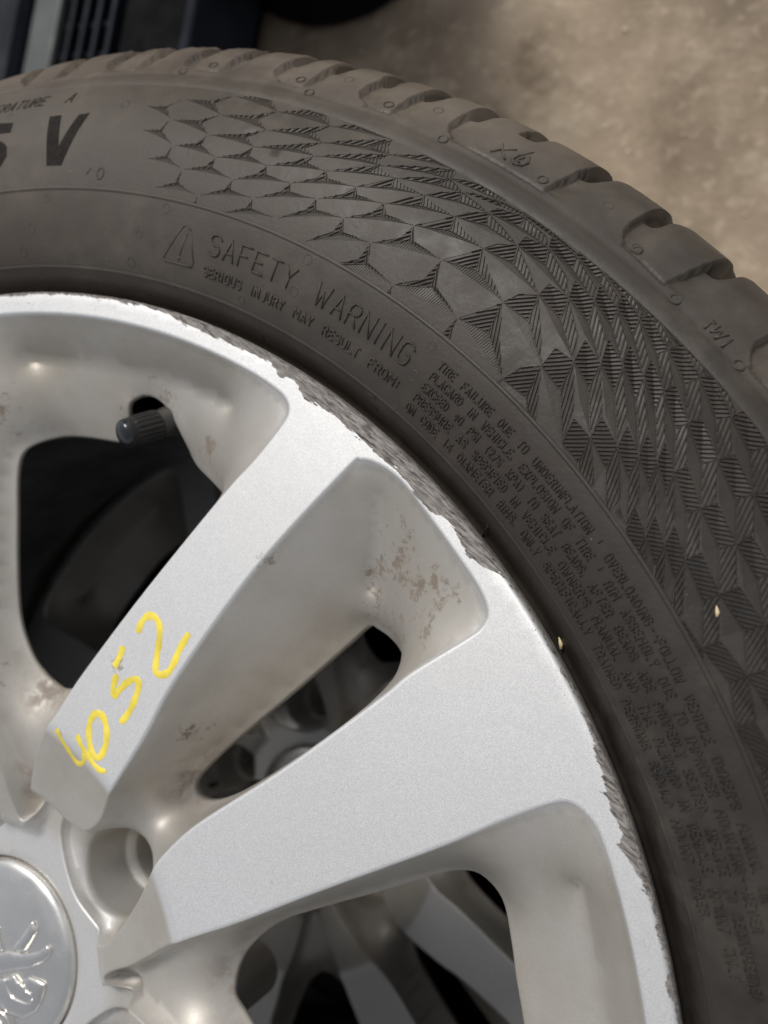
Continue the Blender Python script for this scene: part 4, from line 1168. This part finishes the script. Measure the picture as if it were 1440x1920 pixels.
# centre cap with its raised lion badge
cap_prof = [(0.01, -17.9), (8, -18.0), (16, -18.35), (24, -18.9), (28, -19.3), (29.4, -19.6), (30.2, -20.2), (30.6, -21.0), (30.7, -27)]
V, F = lathe([(a, b + WB) for a, b in cap_prof], 140)
cap = obj('centre_cap', V, F, MAT_CAP, wheel)
def capz(r):
    return np.interp(r, [p[0] for p in cap_prof[:-1]], [p[1] for p in cap_prof[:-1]])
def relief(mb, P, up, edge):
    P = ccw(np.array(P, float))
    P = resample(P, .5)
    rings = [(0, -.3), (.10, up * .75), (edge, up), ]
    prev = None
    for off, h in rings:
        Q = offset(P, off) if off else P
        zq = capz(np.hypot(Q[:, 0], Q[:, 1])) + h + WB
        nx = add_pts(mb, np.column_stack([Q, zq]))
        if prev:
            loop_strip(mb, prev, nx)
        prev = nx
    Q = offset(P, edge)
    Vx, T, ids = triangulate(Q, [], [], 1.1)
    zq = capz(np.hypot(Vx[:, 0], Vx[:, 1])) + up + WB
    dd = dist_loop(Vx, Q)
    zq += np.minimum(dd * .12, .25)
    k = len(mb.V)
    rm = np.arange(len(Vx)) + k
    for i, q in zip(ids[0], prev):
        rm[i] = q
    mb.V.extend([(x, y, q) for (x, y), q in zip(Vx, zq)])
    c = np.cross(Vx[T[:, 1]] - Vx[T[:, 0]], Vx[T[:, 2]] - Vx[T[:, 0]])
    T = np.where((c < 0)[:, None], T[:, ::-1], T)
    mb.F.extend([tuple(int(rm[i]) for i in t) for t in T])
def tube(mb, P, rad, n=8):
    P = np.asarray(P, float)
    prev = None
    for i in range(len(P)):
        t = P[min(i + 1, len(P) - 1)] - P[max(i - 1, 0)]
        t /= np.linalg.norm(t)
        a = np.cross(t, (0, 0, 1.0)); 
        if np.linalg.norm(a) < 1e-3:
            a = np.cross(t, (1.0, 0, 0))
        a /= np.linalg.norm(a); b = np.cross(a, t)
        rr = rad[i] if hasattr(rad, '__len__') else rad
        nx = add_pts(mb, [P[i] + rr * (math.cos(q) * a + math.sin(q) * b) for q in np.linspace(0, 2 * np.pi, n, endpoint=False)])
        if prev:
            for k_ in range(n):
                j = (k_ + 1) % n
                mb.F.append((prev[k_], prev[j], nx[j], nx[k_]))
        else:
            mb.F.append(tuple(nx[::-1]))
        prev = nx
    mb.F.append(tuple(prev))
mb = MB()
for L in DATA['emb']:
    relief(mb, L, 1.0, .35)
for L in DATA['embline']:
    Q = resample(catmull(np.array(L, float), 5), .8, False)
    zq = capz(np.hypot(Q[:, 0], Q[:, 1])) + WB + (1.0 if L is not DATA['embline'][2] else 0)
    tube(mb, np.column_stack([Q, zq + .25]), .45)
# the part of the badge that lies beyond the picture's edge: back, head and tail
relief(mb, [(-3, 1), (-9, 7), (-15, 14), (-20, 13), (-22, 7), (-19, 1), (-14, -6), (-8, -9), (-2, -7)], 1.0, .35)
relief(mb, [(-8, -11), (-3, -12), (-4, -19), (-9, -24), (-13, -23), (-10, -18), (-12, -13)], 1.0, .35)
emblem = obj('lion_emblem', mb.V, mb.F, MAT_CHROME, cap)

# tyre valve
va = np.array([20.2, 176.5, -7.0]); vb = np.array([30.5, 188.5, -29.0])
ax = (va - vb) / np.linalg.norm(va - vb)
mb = MB()
tt = [0, .25, .45, .52, .56]
tube(mb, [vb + (va - vb) * t + (0, 0, WB) for t in tt], [6.6, 5.6, 4.6, 4.2, 3.9], 20)
valve = obj('valve_stem', mb.V, mb.F, MAT_VALVE, wheel)
mb = MB()
L = np.linalg.norm(va - vb)
e1 = np.cross(ax, (0, 0, 1.0)); e1 /= np.linalg.norm(e1); e2 = np.cross(e1, ax)
n = 72; prev = None
for t, rad, kn in ((.50, 3.9, 0), (.51, 4.55, 0), (.54, 4.65, 1), (.82, 4.6, 1), (.85, 4.5, 0), (.90, 4.55, 0), (.93, 4.45, 0)):
    q = [vb + (va - vb) * t + (0, 0, WB) + (rad + (.22 if (i // 2) % 2 else -.12) * kn) * (math.cos(2 * math.pi * i / n) * e1 + math.sin(2 * math.pi * i / n) * e2) for i in range(n)]
    nx = add_pts(mb, q)
    if prev:
        for k_ in range(n):
            j = (k_ + 1) % n
            mb.F.append((prev[k_], prev[j], nx[j], nx[k_])[::-1])
    prev = nx
vcap = obj('valve_cap', mb.V, mb.F, MAT_VCAP, valve, smooth=False)
mb = MB(); prev = None
for k5 in range(7):
    a5 = k5 / 6 * math.pi / 2
    rad = 4.45 * math.cos(a5) + .01; up_ = 2.6 * math.sin(a5)
    q = [vb + (va - vb) * .93 + (0, 0, WB) + ax * up_ + rad * (math.cos(2 * math.pi * i / 36) * e1 + math.sin(2 * math.pi * i / 36) * e2) for i in range(36)]
    nx = add_pts(mb, q)
    if prev:
        for k_ in range(36):
            j = (k_ + 1) % 36
            mb.F.append((prev[k_], prev[j], nx[j], nx[k_])[::-1])
    prev = nx
obj('valve_cap_end', mb.V, mb.F, MAT_VDOME, valve)

# yellow paint-marker number 4052 on the spoke
names = ['painted_digit'] * 4
groups = [[0], [1, 2], [3], [4, 5]]
def ribbon(mb, P, w):
    Q = resample(catmull(np.array(P, float), 8), .6, False)
    t = np.gradient(Q, axis=0); t /= np.linalg.norm(t, axis=1)[:, None]
    nrm = np.stack([-t[:, 1], t[:, 0]], 1)
    ww = w * (1 + .10 * np.sin(np.arange(len(Q)) * .7) + rng.normal(0, .03, len(Q)))
    ww[0] *= .7; ww[-1] *= .7
    rows_ = []
    for s, h in ((-1.0, .0), (-.93, .04), (0, .05), (.93, .04), (1.0, .0)):
        p2 = Q + nrm * (s * ww[:, None] / 2)
        rows_.append(np.column_stack([p2, zt(p2) + WB + h + .02]))
    V = np.stack(rows_, 1).reshape(-1, 3)
    mb.add(V, [f for f in grid_faces(len(Q), 5)])
    F_ = mb.F
for gset in groups:
    mb = MB()
    for i in gset:
        ribbon(mb, DATA['paint'][i], 2.15 if i < 4 else 1.7)
    me = obj('painted_digit', mb.V, mb.F, MAT_YELLOW, rim)

# ------------------------------------------------------------------ lower wheel of the stack
V, F = tyre_lathe(False)
low = empty('alloy_wheel', (0, 0, 0))
low.rotation_euler.z = math.radians(-14)
tag(low, 'silver alloy wheel underneath, glimpsed dark through the openings of the top wheel', 'wheel', 'wheels stacked flat')
ltyre = obj('tyre', V, F, MAT_LOWTYRE, low)
def copy_part(o, parent):
    c = o.copy()
    COL.objects.link(c); c.parent = parent
    return c
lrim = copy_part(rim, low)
copy_part(barrel, lrim)
lcap = copy_part(cap, low)
copy_part(emblem, lcap)
lvalve = copy_part(valve, low)
copy_part(vcap, lvalve)

# ------------------------------------------------------------------ small debris on the tyre
def straw(name, t, R, L, w, ang, label):
    c = surf(t, R, .25)
    mbs = MB()
    d = np.array([math.cos(ang), math.sin(ang), .05]); n_ = np.array([-d[1], d[0], 0])
    pts_ = [c - d * L / 2 + n_ * .1 * w, c - d * L * .1 - n_ * w * .12, c + d * L / 2]
    tube(mbs, pts_, [w * .35, w * .6, w * .15], 6)
    return tag(obj(name, mbs.V, mbs.F, MAT_STRAW), label, 'debris')
WZ = (FLOOR_TO_FLANGE - WB) / 1000
for q in (straw('straw_fleck', 41.2, 219.3, 3.4, 1.0, math.radians(110), 'ragged straw fleck wedged between the rim edge and the tyre bead'),
          straw('straw_fleck', 38.8, 255.0, 2.3, .8, math.radians(105), 'pale straw fleck lying on the hatched sidewall facets')):
    q.location.z = WZ

V, F = lathe([(.05, 5), (255, 5), (258, 3), (258, -.5)], 96)  # added disc that blackens the view down the openings; no real mat known
tag(obj('shade_disc', V, [f for f in F], plain('shade_disc_black', (.008, .008, .008), .8, 0, .3, 30, spec=.1)), 'added black disc beneath the stacked wheels, standing in for shade at the bottom of the openings', 'shade disc')

# ------------------------------------------------------------------ dark things beyond the tyre
def box(mb, x0, x1, y0, y1, z0, z1):
    V = [(x, y, z) for x in (x0, x1) for y in (y0, y1) for z in (z0, z1)]
    mb.add(V, [(0, 1, 3, 2), (4, 6, 7, 5), (0, 4, 5, 1), (2, 3, 7, 6), (0, 2, 6, 4), (1, 5, 7, 3)])
def rounded(o, w=2.0):
    b = o.modifiers.new('bevel', 'BEVEL'); b.width = w / 1000; b.segments = 2; b.limit_method = 'ANGLE'
    return o
HT = FLOOR_TO_FLANGE - 328
grille = empty('plastic_grille', (-.395, .55, 0))
tag(grille, 'dark plastic grille with open square lattice and grey edge strip, lying on the ground', 'grille')
def part(name, boxes, mat, root, bev=1.5):
    m_ = MB()
    ox, oy = root.location.x * 1000, root.location.y * 1000
    for q in boxes:
        box(m_, q[0] - ox, q[1] - ox, q[2] - oy, q[3] - oy, q[4], q[5])
    return rounded(obj(name, m_.V, m_.F, mat, root, smooth=False), bev)
part('edge_strip', [(-441, -409, 440, 760, 0, HT)], MAT_GREY, grille, 4)
part('base', [(-409.5, -349, 442, 758, 0, 22)], MAT_BLACK, grille)
for i, x in enumerate((-396, -381.5, -367, -352)):
    part('bar', [(x - 2.2, x + 2.2, 445, 756, 24, HT - 2 - .2 * i)], MAT_NAVY, grille, 1)
for i in range(12):
    y = 455 + i * 26
    part('crossbar', [(-409, -350, y - 1.8, y + 1.8, 26, HT - 8)], MAT_NAVY, grille, 1)
panel = empty('plastic_bin', (-.62, .6, 0))
tag(panel, 'smooth blue grey plastic bin at the far left beside the grille', 'bin')
part('skin', [(-800, -443, 445, 900, 0, HT + 14)], MAT_NAVY, panel, 12)
tray = empty('plastic_tray', (-.305, .62, 0))
tag(tray, 'black plastic tray with a blue grey rim, between the grille and the bare ground', 'tray')
part('body', [(-344, -272, 462, 900, 0, HT - 6)], MAT_BLACK, tray, 5)
part('rim', [(-273, -263, 460, 902, 20, HT + 2)], MAT_NAVY, tray, 3)

tubm = MB()
n = 64; prev = None
tub = empty('plastic_tub', (-.205, .685, 0))
tag(tub, 'round black plastic tub standing on the ground at the top edge', 'tub')
for rad, zz in ((.1, 2), (104, 2), (110, 5), (113, 12), (128, 750), (136, 752), (137, 762), (130, 762), (124, 752), (108, 16), (.1, 14)):  # tub height is stretched out of view, to shade the ground nearby
    nx = add_pts(tubm, [(rad * math.cos(a), rad * math.sin(a), zz) for a in np.linspace(0, 2 * np.pi, n, endpoint=False)])
    if prev:
        loop_strip(tubm, prev, nx)
    prev = nx
obj('bucket_body', tubm.V, [f for f in tubm.F], MAT_BLACK, tub)
